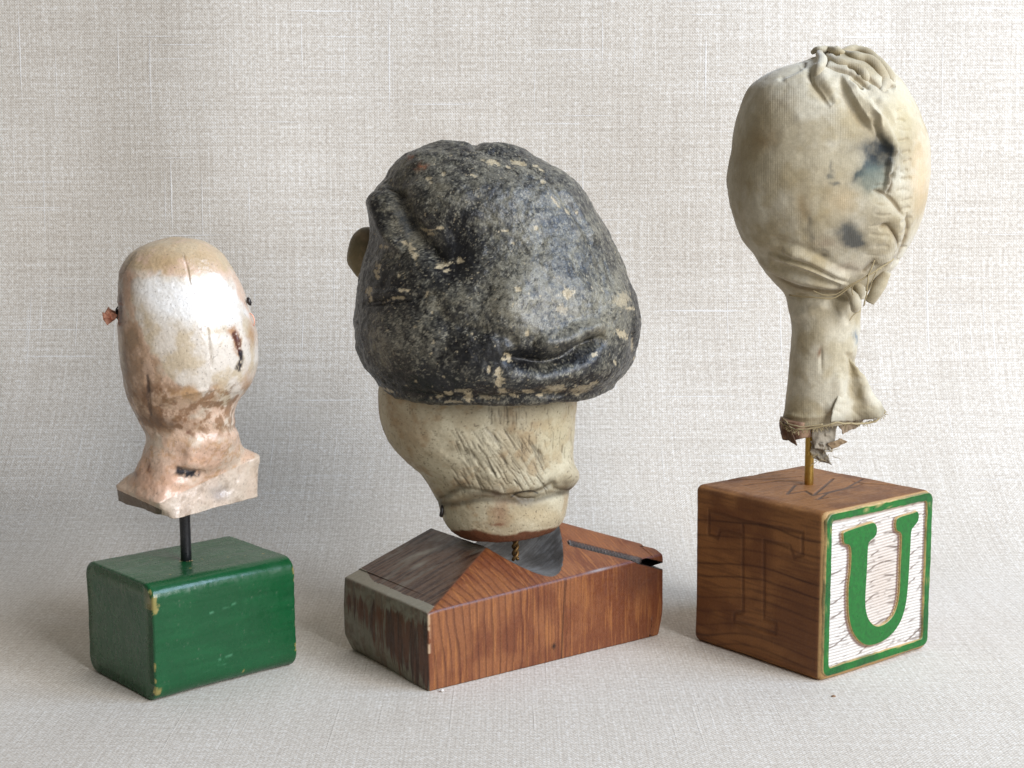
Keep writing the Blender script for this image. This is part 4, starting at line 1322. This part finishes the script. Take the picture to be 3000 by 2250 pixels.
    mk = lambda off, d: np.stack([L0[:, 0] + nrm[:, 0] * off, np.full(nn, d), L0[:, 1] + nrm[:, 1] * off], 1)
    lp = [mk(0.0, 0.08), mk(-0.012, 0.0), mk(-0.028, -0.018)]
    P = np.vstack(lp)
    C = np.vstack([np.tile(tanc, (2 * nn, 1)), np.tile(gr, (nn, 1))])
    bm = bmesh.new()
    vs = [bm.verts.new(p) for p in P]
    for li in range(2):
        for j in range(nn):
            j2 = (j + 1) % nn
            bm.faces.new([vs[li * nn + j], vs[li * nn + j2], vs[(li + 1) * nn + j2], vs[(li + 1) * nn + j]])
    for tri in tessellate_polygon([[Vector((x, z, 0)) for x, _, z in lp[2]]]):
        bm.faces.new([vs[2 * nn + j] for j in tri])
    bmesh.ops.recalc_face_normals(bm, faces=bm.faces[:])
    Fl = [[v.index for v in f.verts] for f in (bm.verts.index_update() or bm.faces)]
    bm.free()
    mesh_obj('letter', fr.w(P), Fl, M_BGREEN, t, base, C, uvw=P, smooth=False)

    # ---- brass rod
    rx = np.array([8.18, 41.38])
    Vr, Fr_ = tube([(rx[0] + 0.0 * z, rx[1], z) for z in np.linspace(4.2, 7.0, 8)], 0.125, 24)
    mesh_obj('brass_rod', Vr, Fr_, M_BRASS, t, base)

    # ---- cloth-covered head and neck
    YC = 41.3
    NC = 560
    rows = [(150, 2440, 2500, .6), (156, 2415, 2530, .7), (168, 2382, 2560, .75), (182, 2345, 2585, .8), (197, 2295, 2603, .82), (218, 2247, 2620, .85), (240, 2215, 2637, .87), (269, 2188, 2652, .88), (317, 2169, 2678, .9), (350, 2160, 2692, .9),
            (401, 2152, 2711, .9), (447, 2146, 2718, .9), (492, 2136, 2717, .9), (528, 2133, 2715, .9), (567, 2136, 2709, .9), (597, 2139, 2703, .9), (629, 2147, 2695, .9), (668, 2160, 2682, .88), (704, 2176, 2665, .87), (748, 2208, 2638, .86),
            (784, 2232, 2615, .85), (813, 2252, 2590, .86), (840, 2274, 2560, .9), (862, 2297, 2532, .95), (885, 2306, 2521, .98), (910, 2311, 2520, .98), (957, 2318, 2518, .98), (1010, 2317, 2511, .98), (1055, 2313, 2503, .98), (1085, 2311, 2505, .96),
            (1133, 2305, 2503, .95), (1170, 2301, 2500, .92), (1205, 2298, 2494, .9), (1222, 2295, 2488, .9), (1238, 2292, 2480, .9)]
    rings = [ring(y, a_, b_, YC, r_, NC, p=2.1) for y, a_, b_, r_ in rows]
    e = rings[-1]
    ec = e.mean(0)
    up = np.array([0, 0, 1.0])
    rings += [ec + (e - ec) * 0.97 - up * 0.02, ec + (e - ec) * 0.94 + up * 0.04, ec + (e - ec) * 0.90 + up * 0.5, ec + (e - ec) * 0.4 + up * 0.8, ec + (e - ec) * 0.01 + up * 0.8]
    G = resample(rings, 620)
    A = lambda L: [(2100 + .3014 * a_, 100 + .3014 * b_) for a_, b_ in L]
    B = lambda L: [(2350 + .3617 * a_, 350 + .3617 * b_) for a_, b_ in L]
    D = lambda L: [(2200 + .3918 * a_, 800 + .3918 * b_) for a_, b_ in L]
    feats = [
        ('l', A([(1300, 430), (1390, 530), (1420, 560)]), 9, -0.14),
        ('s', A([(1060, 320), (1180, 350), (1320, 400), (1440, 500), (1480, 560)]), 6, -0.15),
        ('s', A([(1270, 310), (1350, 330), (1400, 400)]), 6, -0.12),
        ('s', A([(1450, 400), (1530, 480), (1620, 560), (1660, 560)]), 6, -0.14),
        ('s', A([(1640, 420), (1660, 500), (1740, 520)]), 7, -0.14),
        ('l', A([(950, 150), (1080, 135), (1220, 180)]), 13, 0.12), ('s', A([(940, 200), (1060, 195), (1200, 205)]), 5, -0.12),
        ('l', A([(1000, 210), (1010, 300), (960, 380)]), 14, 0.12), ('s', A([(1075, 230), (1060, 300), (1050, 340)]), 6, -0.16),
        ('s', A([(860, 270), (850, 320), (840, 340)]), 6, -0.08), ('l', A([(850, 330), (720, 400), (600, 460)]), 9, -0.07), ('l', A([(900, 360), (760, 420), (640, 460)]), 9, 0.05),
        ('l', A([(930, 340), (920, 420), (980, 520), (1070, 620), (1130, 700)]), 14, -0.11),
        ('l', A([(1020, 350), (1060, 460), (1140, 580)]), 16, 0.05),
        ('l', A([(1200, 440), (1250, 600), (1340, 780), (1480, 960)]), 22, -0.07),
        ('f', A([(1225, 400), (1290, 560), (1370, 700), (1460, 840), (1570, 990)]), 8, 26, 0.17, 1),
        ('l', A([(1290, 470), (1400, 620), (1490, 780), (1570, 940)]), 12, 0.10),
        ('f', A([(1440, 640), (1520, 800), (1590, 950), (1680, 1100), (1720, 1200)]), 7, 22, 0.15, 1),
        ('l', A([(1530, 760), (1630, 910), (1710, 1060), (1735, 1180)]), 11, 0.09),
        ('l', A([(1350, 560), (1450, 680), (1530, 800)]), 7, -0.04), ('l', A([(1560, 640), (1660, 760), (1740, 900)]), 10, 0.05),
        ('l', A([(1500, 860), (1580, 980), (1670, 1090)]), 7, -0.10),
        ('f', A([(1690, 1200), (1680, 1300), (1660, 1420), (1630, 1540)]), 5, 22, 0.14, 1),
        ('f', [(2250, 745), (2310, 765), (2370, 785), (2430, 815), (2487, 840)], 5, 30, 0.18, -1),
        ('f', A([(930, 330), (960, 470), (1050, 600), (1130, 720)]), 7, 40, 0.10, 1),
        ('b', *A([(1760, 700)])[0], 60, 60, 0, 0.05), ('b', *A([(800, 830)])[0], 14, 14, 0, 0.03),
        ('l', A([(1480, 520), (1640, 640), (1760, 760)]), 20, 0.08), ('l', A([(1500, 640), (1560, 760), (1640, 860)]), 9, -0.06),
        # puckered seam
        ('b', *B([(600, 300)])[0], 36, 44, 20, -0.20), ('l', B([(760, 250), (745, 330), (760, 420)]), 10, 0.07),
        ('s', B([(700, 430), (715, 520), (690, 620)]), 5, -0.10), ('b', *B([(727, 465)])[0], 7, 12, 0, -0.14),
        ('s', B([(560, 585), (640, 600), (720, 660), (800, 770), (810, 800)]), 7, -0.14), ('b', *B([(650, 740)])[0], 46, 40, 10, 0.17), ('b', *B([(770, 830)])[0], 20, 34, 0, 0.10),
        ('s', B([(610, 890), (660, 865), (700, 880), (760, 990), (755, 1060)]), 6, -0.14), ('b', *B([(680, 990)])[0], 40, 42, 0, 0.15), ('b', *B([(660, 1130)])[0], 30, 26, 0, 0.10),
        ('s', B([(840, 760), (850, 900), (790, 1060), (700, 1190)]), 7, -0.10), ('s', B([(480, 1250), (560, 1180), (600, 1160)]), 7, -0.10),
        # drape across the underside
        ('l', [(2290, 735), (2350, 752), (2410, 782), (2484, 822)], 16, 0.15), ('l', [(2260, 770), (2340, 790), (2420, 820), (2460, 835)], 13, -0.12),
        ('l', [(2230, 700), (2300, 712), (2380, 745), (2460, 790), (2530, 800)], 12, -0.06), ('l', [(2220, 762), (2300, 812), (2380, 832), (2450, 846)], 13, 0.09),
        ('s', [(2255, 800), (2330, 842), (2420, 858), (2500, 852)], 7, -0.12), ('l', [(2300, 868), (2380, 874), (2450, 870), (2520, 880)], 9, -0.12),
        # neck, with the loose flap on the right
        ('l', D([(700, 600), (760, 700), (740, 880), (690, 1020), (610, 1110)]), 13, -0.10),
        ('l', D([(640, 760), (660, 940), (560, 1060)]), 18, 0.08), ('b', *D([(520, 640)])[0], 6, 30, 0, -0.04), ('l', D([(250, 1060), (400, 1090), (560, 1070)]), 8, 0.04),
        ('l', D([(300, 340), (420, 300), (560, 240)]), 14, 0.06), ('l', D([(560, 200), (680, 280), (740, 400)]), 12, -0.06),
        ('b', 2310, 975, 20, 50, 0, -0.03),
    ]
    rp = random.Random(21)
    for i in range(16):      # small puckers pulled in towards the seam
        y = 330 + i * 29
        x = 2655 - abs(i - 6) * 2.5 + rp.uniform(-8, 8)
        L_ = rp.uniform(24, 46)
        feats.append(('l', [(x - L_ / 2, y + rp.uniform(-8, 8)), (x, y + rp.uniform(-5, 5)), (x + L_ / 2, y + rp.uniform(-14, 6))], rp.uniform(4, 7), rp.uniform(-.055, -.025)))
        feats.append(('l', [(x - L_ - 60, y + 14 + rp.uniform(-8, 8)), (x - 70, y + 12), (x - 46, y + 10)], rp.uniform(4, 6), rp.uniform(-.03, -.01)))
    G, w = sculpt(G, True, feats, soft=0.62)
    V = G.reshape(-1, 3)
    Nn = grid_normals(G, True).reshape(-1, 3)
    V = V + Nn * ((fbm(V, 1.0, 3, 151) - 0.5) * 0.10 + (fbm(V, 5, 3, 152) - 0.5) * 0.022)[:, None]
    # ragged hem
    Q = to_px(V)
    wp = np.stack([fbm(V, 4, 4, 153) - 0.5, fbm(V, 4, 4, 154) - 0.5], 1)
    Qw = Q + wp * 34
    def cloth(P_):
        c_ = np.tile(srgb(192, 180, 152), (len(P_), 1))
        c_ = lerp(c_, srgb(208, 199, 176), sst(0.42, 0.62, fbm(P_, 1.0, 4, 155)))
        c_ = lerp(c_, srgb(172, 155, 118), sst(0.45, 0.70, fbm(P_, 1.4, 4, 156)) * 0.6)
        return c_ * (0.80 + 0.40 * fbm(P_, 11, 4, 158, 0.8))[:, None]
    C = cloth(V)
    C = lerp(C, srgb(150, 124, 80), np.clip(blob(Qw, 2240, 410, 40, 36) * 0.7 + blob(Qw, 2350, 610, 22, 46) * 0.75 + blob(Qw, 2290, 300, 50, 26) * 0.3 + blob(Qw, 2170, 560, 30, 120) * 0.35, 0, 1) * 0.8)
    C = lerp(C, srgb(214, 176, 120), np.clip(blob(Qw, 2700, 520, 30, 120) + blob(Qw, 2470, 590, 40, 40) * 0.5, 0, 1) * 0.5)
    C = lerp(C, srgb(204, 190, 152), blob(Qw, 2640, 330, 50, 80) * 0.6)
    C = lerp(C, srgb(134, 104, 88), np.clip(blob(Qw, 2420, 715, 34, 20) + blob(Qw, 2480, 790, 40, 16), 0, 1) * 0.35)
    # ink stains
    ink = np.clip(blob(Qw, *B([(620, 290)])[0], 46, 44) * 1.2 + blob(Qw, *B([(560, 400)])[0], 40, 26, -30) + blob(Qw, *B([(450, 450)])[0], 26, 10, -35) * 0.8 + blob(Qw, *B([(700, 240)])[0], 16, 20) + blob(Qw, *B([(520, 240)])[0], 40, 26) * 0.5, 0, 1)
    C = lerp(C, srgb(44, 54, 62), np.clip(ink * (0.55 + 0.75 * fbm(V, 5, 5, 157)), 0, 1) * 0.95)
    C = lerp(C, srgb(108, 118, 108), np.clip(blob(Qw, *B([(560, 530)])[0], 44, 34) + blob(Qw, *B([(600, 450)])[0], 44, 30), 0, 1) * 0.75)
    C = lerp(C, srgb(64, 70, 74), np.clip(blob(Qw, *B([(350, 910)])[0], 26, 30) * 0.9 + blob(Qw, *B([(430, 1010)])[0], 26, 26) * 1.1 + blob(Qw, *B([(420, 960)])[0], 40, 40) * 0.4, 0, 1) * 0.85)
    C = lerp(C, srgb(86, 92, 90), np.clip(blob(Qw, *B([(265, 530)])[0], 10, 6) + blob(Qw, *B([(225, 470)])[0], 6, 8) + blob(Qw, *B([(240, 400)])[0], 4, 20) * 0.7, 0, 1) * 0.7)
    C = lerp(C, srgb(92, 88, 78), np.clip(blob(Qw, *B([(50, 840)])[0], 12, 30) + blob(Qw, *B([(90, 960)])[0], 10, 24, 0) + blob(Qw, *B([(180, 1100)])[0], 24, 7, 25), 0, 1) * 0.55)
    C = lerp(C, srgb(96, 116, 132), np.clip(blob(Qw, *D([(778, 490)])[0], 8, 20), 0, 1) * 0.75)
    C = lerp(C, srgb(120, 84, 56), np.clip(blob(Q, *D([(508, 600)])[0], 6, 16, 15), 0, 1) * 0.8)
    C = lerp(C, srgb(150, 140, 118), sst(1236, 1262, Q[:, 1]) * 0.6)
    # grime and painted-in shade down in the creases of the gathers
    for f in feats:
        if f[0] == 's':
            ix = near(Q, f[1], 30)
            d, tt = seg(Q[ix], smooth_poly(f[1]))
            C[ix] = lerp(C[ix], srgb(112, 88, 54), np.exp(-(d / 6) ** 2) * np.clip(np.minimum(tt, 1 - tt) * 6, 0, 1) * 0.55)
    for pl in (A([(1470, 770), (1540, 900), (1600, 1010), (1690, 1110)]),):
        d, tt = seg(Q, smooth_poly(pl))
        C = lerp(C, srgb(60, 62, 56), np.exp(-(d / 9) ** 2) * sst(0.25, 0.9, tt) * 0.8)  # deep valley beside the fold, its shade painted in
    head = mesh_obj('cloth_head', V, grid_faces(620, NC, True)[:, ::-1], M_KNIT, t, base, C)
    # knitted wales follow the cloth: angle round the head, pulled by the seam
    half = np.interp(Q[:, 1], [r_[0] for r_ in rows], [(r_[2] - r_[1]) / 2 for r_ in rows])
    pull = np.exp(-((Q[:, 0] - 2560) / 120) ** 2) * np.sin((Q[:, 1] - 500) / 90) * 16
    kx = (Q[:, 0] + pull) / 6.8 * 2 * np.pi
    ky = Q[:, 1] / 5.6 * 2 * np.pi
    a_ = head.data.attributes.new('knit', 'FLOAT_VECTOR', 'POINT')
    a_.data.foreach_set('vector', np.stack([kx, ky, kx * 0], 1).astype(np.float32).ravel())

    # ---- loose gathered folds that stand clear of the head
    def roll(name, pts, radii, seed, parent=head, col=None):
        """a soft roll of cloth"""
        P = smooth_poly(np.array(pts), 6)
        R = np.interp(np.linspace(0, 1, len(P)), np.linspace(0, 1, len(radii)), radii)
        Vt, Ft = tube(P, R, 26)
        nt_ = fbm(Vt, 2.5, 3, seed) - 0.5
        Vt = Vt + np.stack([fbm(Vt, 2.5, 3, seed + k_) - 0.5 for k_ in range(3)], 1) * 0.08
        Cc = lerp(cloth(Vt) if col is None else np.tile(col, (len(Vt), 1)), srgb(160, 138, 98), sst(0.45, 0.65, fbm(Vt, 2, 3, seed + 5)) * 0.3)
        o = mesh_obj(name, Vt, Ft, M_KNIT, parent, base, Cc)
        qq = to_px(Vt)
        at_ = o.data.attributes.new('knit', 'FLOAT_VECTOR', 'POINT')
        at_.data.foreach_set('vector', np.stack([qq[:, 0] / 6.8 * 6.283, qq[:, 1] / 5.6 * 6.283, qq[:, 0] * 0], 1).astype(np.float32).ravel())
        return o
    Qf, ff = to_px(V), facing(V, Nn)
    okf = ff > 0.02
    Qf, Yf = Qf[okf], V[okf, 1]
    def lay(pts, radii, seed, sink=0.0):
        """a roll lying in the head's surface along photo points, its ends tucked in"""
        out = []
        n_ = len(pts)
        for i_, (x, y) in enumerate(A(pts)):
            dq = (Qf[:, 0] - x) ** 2 + (Qf[:, 1] - y) ** 2
            Ys = Yf[np.argsort(dq)[:12]].mean()
            off = 0.20 if i_ in (0, n_ - 1) else 0.03
            out.append(at(x, y, Ys + off + sink))
        roll('gathered_fold', out, radii, seed)
    lay([(1070, 225), (1180, 275), (1300, 318), (1400, 365), (1440, 430), (1435, 500)], [0.10, 0.13, 0.14, 0.14, 0.12, 0.08], 200)
    lay([(1240, 200), (1350, 235), (1480, 270), (1590, 370), (1635, 480), (1600, 590)], [0.10, 0.15, 0.17, 0.17, 0.15, 0.08], 210)
    lay([(1210, 200), (1350, 165), (1480, 215), (1600, 315), (1690, 420), (1720, 520)], [0.10, 0.15, 0.16, 0.15, 0.13, 0.09], 220)
    lay([(935, 190), (1000, 165), (1090, 160), (1180, 175), (1260, 215)], [0.06, 0.10, 0.11, 0.11, 0.08], 225)
    lay([(1000, 205), (1025, 260), (1010, 330), (985, 400), (990, 470)], [0.10, 0.13, 0.12, 0.10, 0.05], 226, 0.03)
    b3 = lambda x, y, Y: at(2350 + .3617 * x, 350 + .3617 * y, Y)
    roll('tied_fold', [b3(680, 1240, 40.2), b3(630, 1330, 40.2), b3(585, 1420, 40.2), b3(545, 1485, 40.3)], [0.12, 0.17, 0.16, 0.13], 230)
    roll('tied_fold', [b3(350, 1370, 40.2), b3(400, 1430, 40.0), b3(430, 1500, 39.95), b3(420, 1550, 40.1)], [0.08, 0.12, 0.15, 0.11], 240)
    roll('tied_fold', [b3(430, 1340, 40.2), b3(470, 1400, 40.1), b3(480, 1460, 40.1)], [0.10, 0.15, 0.12], 250)
    # ---- binding threads
    def thread(pts, r=0.016, Y=39.75):
        P = smooth_poly([b3(x, y, yy) for x, y, yy in pts], 6)
        P = P + (np.stack([fbm(P, 6, 2, 260 + k_) for k_ in range(3)], 1) - 0.5) * 0.05
        Vt, Ft = tube(P, r, 8)
        mesh_obj('binding_thread', Vt, Ft, M_THREAD, head, base)
    thread([(-110, 1430, 40.6), (80, 1450, 40.05), (250, 1455, 39.9), (400, 1350, 39.75), (560, 1255, 39.7), (740, 1140, 39.9)], 0.022)
    thread([(80, 1395, 40.0), (170, 1430, 39.9), (280, 1420, 39.85), (380, 1350, 39.75), (500, 1290, 39.7), (640, 1215, 39.75)], 0.016)
    thread([(585, 1150, 39.7), (545, 1240, 39.65), (530, 1330, 39.7), (515, 1440, 39.8), (495, 1520, 39.9)], 0.018)
    thread([(540, 1250, 39.65), (525, 1330, 39.65), (512, 1400, 39.75)], 0.014)
    thread([(410, 1340, 39.75), (400, 1400, 39.8), (410, 1430, 39.8)], 0.014)
    thread([(470, 1560, 40.1), (420, 1590, 40.05), (380, 1640, 40.0)], 0.012)
    thread([(600, 1240, 39.7), (560, 1330, 39.8), (520, 1420, 39.9)], 0.012)

    # ---- wooden stub of the neck seen under the hem, and the ragged lining
    dd = lambda x, y, Y: at(2200 + .3918 * x, 800 + .3918 * y, Y)
    P = smooth_poly([dd(330, 1100, 41.0), dd(325, 1160, 41.0), dd(335, 1230, 41.0)], 8)
    Vt, Ft = tube(P, [0.42] * 12 + [0.40] * (len(P) - 12), 40)
    Vt = Vt + np.stack([fbm(Vt, 2.4, 3, 300 + k_) - 0.5 for k_ in range(3)], 1) * 0.16
    Cc = lerp(np.tile(srgb(158, 128, 102), (len(Vt), 1)), srgb(96, 66, 50), sst(0.42, 0.6, fbm(Vt, 3, 4, 305)))
    mesh_obj('neck_stub', Vt, Ft, M_BLOCKWOOD, t, base, Cc)
    def scrap(name, quad_, seed, colr, amp=0.22, n=26, mat=M_KNIT, parent=head):
        q = [np.array(p) for p in quad_]
        a_, b_ = np.meshgrid(np.linspace(0, 1, n), np.linspace(0, 1, n), indexing='ij')
        a_, b_ = a_.reshape(-1, 1), b_.reshape(-1, 1)
        P = q[0] * (1 - a_) * (1 - b_) + q[1] * a_ * (1 - b_) + q[2] * a_ * b_ + q[3] * (1 - a_) * b_
        P = P + (np.stack([fbm(P, 2.6, 4, seed + k_) for k_ in range(3)], 1) - 0.5) * amp * np.array([1, 2.2, 1])
        Cc = lerp(np.tile(colr, (len(P), 1)), colr * 0.72, sst(0.42, 0.62, fbm(P, 3, 4, seed + 7)))
        o = mesh_obj(name, P, grid_faces(n, n, False), mat, parent, base, Cc)
        m_ = o.modifiers.new('thickness', 'SOLIDIFY')
        m_.thickness = 0.035 * CM
        qq = to_px(P)
        at_ = o.data.attributes.new('knit', 'FLOAT_VECTOR', 'POINT')
        at_.data.foreach_set('vector', np.stack([qq[:, 0] / 6.8 * 6.283, qq[:, 1] / 5.6 * 6.283, qq[:, 0] * 0], 1).astype(np.float32).ravel())
    grey = srgb(178, 168, 150)
    n_ = 40
    a_, b_ = np.meshgrid(np.linspace(0, 1, n_), np.linspace(0, 1, n_), indexing='ij')
    a_, b_ = a_.reshape(-1, 1), b_.reshape(-1, 1)
    f0, f1, f2, f3 = at(2480, 1045, 40.75), at(2592, 1207, 40.9), at(2556, 1236, 40.75), at(2425, 1240, 40.35)
    f01 = at(2530, 1120, 40.55)
    left_ = f0 * (1 - a_) + f3 * a_
    right_ = f0 * (1 - a_) ** 2 + 2 * f01 * a_ * (1 - a_) + f1 * a_ ** 2
    Pf = left_ * (1 - b_) + right_ * b_ + (at(2556, 1240, 40.75) - (f1 + f3) / 2) * (4 * b_ * (1 - b_)) * a_ ** 3 * 0.55
    Pf = Pf + np.array([0, -1.0, 0]) * (0.16 * np.sin(b_ * 8 + a_ * 2) * a_) + (np.stack([fbm(Pf, 2.8, 4, 390 + k_) for k_ in range(3)], 1) - 0.5) * 0.20
    of = mesh_obj('loose_flap', Pf, grid_faces(n_, n_, False), M_KNIT, head, base, lerp(cloth(Pf), srgb(150, 142, 122), sst(0.82, 1.0, a_[:, 0]) * 0.6))
    so_ = of.modifiers.new('thickness', 'SOLIDIFY')
    so_.thickness = 0.04 * CM
    qf = to_px(Pf)
    kt = of.data.attributes.new('knit', 'FLOAT_VECTOR', 'POINT')
    kt.data.foreach_set('vector', np.stack([qf[:, 0] / 6.8 * 6.283, qf[:, 1] / 5.6 * 6.283, qf[:, 0] * 0], 1).astype(np.float32).ravel())
    for pts_, r_ in (([(2290, 1236, 40.9), (2300, 1250, 40.6), (2338, 1263, 40.2), (2390, 1256, 40.05), (2445, 1243, 40.0), (2500, 1245, 40.3), (2556, 1238, 40.7), (2592, 1208, 40.9)], 0.026),
                     ([(2290, 1228, 40.9), (2310, 1246, 40.4), (2350, 1254, 40.15), (2410, 1246, 40.0)], 0.02)):
        Ph = smooth_poly([at(x, y, yy) for x, y, yy in pts_], 8)
        Ph = Ph + (np.stack([fbm(Ph, 5, 2, 370 + k_) for k_ in range(3)], 1) - 0.5) * 0.07
        Vh, Fh = tube(Ph, r_, 10)
        mesh_obj('frayed_hem', Vh, Fh, M_THREAD, head, base)
    scrap('torn_lining', [dd(440, 1120, 40.9), dd(650, 1100, 40.9), dd(600, 1340, 40.8), dd(470, 1330, 40.8)], 320, grey)
    scrap('torn_lining', [dd(600, 1100, 40.9), dd(850, 1090, 41.0), dd(780, 1170, 40.9), dd(680, 1205, 40.8)], 330, srgb(172, 152, 128))
    scrap('torn_lining', [dd(560, 1290, 40.8), dd(650, 1240, 40.8), dd(715, 1262, 40.8), dd(600, 1330, 40.8)], 340, srgb(165, 142, 112), 0.14)
    scrap('torn_lining', [dd(440, 1280, 40.8), dd(540, 1290, 40.8), dd(600, 1440, 40.9), dd(470, 1400, 40.9)], 350, grey, 0.2)
    scrap('torn_lining', [dd(228, 1120, 40.7), dd(262, 1150, 40.4), dd(330, 1300, 40.5), dd(250, 1250, 40.8)], 360, srgb(120, 92, 72), 0.14)
    # fine fluff
    rnd = random.Random(3)
    parts = []
    for i in range(16):
        x, y = rnd.uniform(430, 610), rnd.uniform(1330, 1430)
        a_ = rnd.uniform(0, 6.28)
        p0 = dd(x, y, 40.8)
        pts = [p0]
        for k_ in range(3):
            a_ += rnd.uniform(-.9, .9)
            pts.append(pts[-1] + np.array([math.cos(a_) * 0.07, rnd.uniform(-.05, .05), math.sin(a_) * 0.05]))
        parts.append(tube(smooth_poly(pts, 3), 0.008, 5))
    Vf, Ff = join(parts)
    for i in range(90):      # frayed ends along the hem
        q_ = rnd.random()
        hx = np.interp(q_, [0, .2, .4, .6, .8, 1], [2292, 2330, 2390, 2450, 2540, 2588])
        hy = np.interp(q_, [0, .2, .4, .6, .8, 1], [1240, 1262, 1254, 1242, 1238, 1210])
        hY = np.interp(q_, [0, .2, .4, .6, .8, 1], [40.8, 40.25, 40.05, 40.0, 40.65, 40.9])
        a_ = -math.pi / 2 + rnd.uniform(-1.1, 1.1)
        pts = [at(hx, hy, hY)]
        for k_ in range(3):
            a_ += rnd.uniform(-.6, .6)
            pts.append(pts[-1] + np.array([math.cos(a_), rnd.uniform(-.5, .3), math.sin(a_)]) * rnd.uniform(0.03, 0.07))
        parts.append(tube(smooth_poly(pts, 3), 0.009, 5))
    Vf, Ff = join(parts)
    mesh_obj('loose_fibres', Vf, Ff, M_THREAD, head, base)

# outline of the letter, fractions of the face from its lower near corner (x to the right, y up)
_U = [(0.153, 0.863), (0.197, 0.874), (0.385, 0.887), (0.44, 0.883), (0.466, 0.852), (0.465, 0.811), (0.442, 0.788), (0.401, 0.771), (0.39, 0.737), (0.387, 0.611), (0.381, 0.475), (0.383, 0.393), (0.404, 0.325), (0.441, 0.277), (0.492, 0.246), (0.548, 0.244), (0.597, 0.256), (0.645, 0.285), (0.677, 0.339), (0.694, 0.42), (0.695, 0.559), (0.698, 0.698), (0.693, 0.772), (0.648, 0.802), (0.638, 0.854), (0.665, 0.882), (0.8, 0.89), (0.844, 0.893), (0.863, 0.867), (0.856, 0.827), (0.821, 0.799), (0.796, 0.775), (0.792, 0.683), (0.787, 0.544), (0.78, 0.424), (0.765, 0.323), (0.727, 0.236), (0.659, 0.174), (0.561, 0.137), (0.449, 0.132), (0.365, 0.158), (0.293, 0.218), (0.248, 0.29), (0.223, 0.386), (0.215, 0.522), (0.23, 0.637), (0.231, 0.735), (0.215, 0.778), (0.167, 0.799)]
_c = np.array(_U + [_U[0]])
U_OUTLINE = smooth_poly(_c, 4)[:-1]
build_letter_sculpture()

# ================================================================== CRUMBS ON THE CLOTH
def crumb(name, px, py, size, colr, label, seed, flat=0.5):
    # where the ray through the pixel meets the table
    x = (px - 1500.0) / F_PX
    y = -(py - 1125.0) / F_PX
    dy, dz = CP + y * SP, -SP + y * CP
    k = CAM_H / -dz
    p = np.array([x * k, dy * k, 0])
    f, g = np.meshgrid(np.linspace(0, np.pi, 9), np.linspace(0, 2 * np.pi, 12, endpoint=False), indexing='ij')
    P = np.stack([np.sin(f) * np.cos(g), np.sin(f) * np.sin(g), np.cos(f)], -1).reshape(-1, 3)
    P = P * (0.7 + 0.7 * fbm(P, 1.8, 2, seed))[:, None] * np.array([size, size * 0.8, size * flat])
    P[:, 2] += -P[:, 2].min()
    o = mesh_obj(name, P + p, grid_faces(9, 12, True), M_CRUMB, None, p, col=colr)
    o['label'] = label
    o['category'] = 'crumb'
crumb('crumb', 341, 1597, 0.055, srgb(196, 182, 130), 'tiny yellowish crumb on the linen behind the green block', 1)
crumb('crumb', 1290, 2027, 0.045, srgb(236, 232, 226), 'tiny white crumb on the linen at the near corner of the brown block', 2, 0.8)
crumb('crumb', 974, 1680, 0.05, srgb(130, 92, 66), 'tiny brown crumb on the linen just left of the brown block', 3, 0.3)
crumb('crumb', 2437, 2044, 0.055, srgb(152, 112, 76), 'tiny tan crumb on the linen in front of the letter block', 4, 0.3)
crumb('crumb', 2775, 1650, 0.05, srgb(176, 136, 96), 'tiny tan crumb on the linen right of the letter block', 5, 0.3)
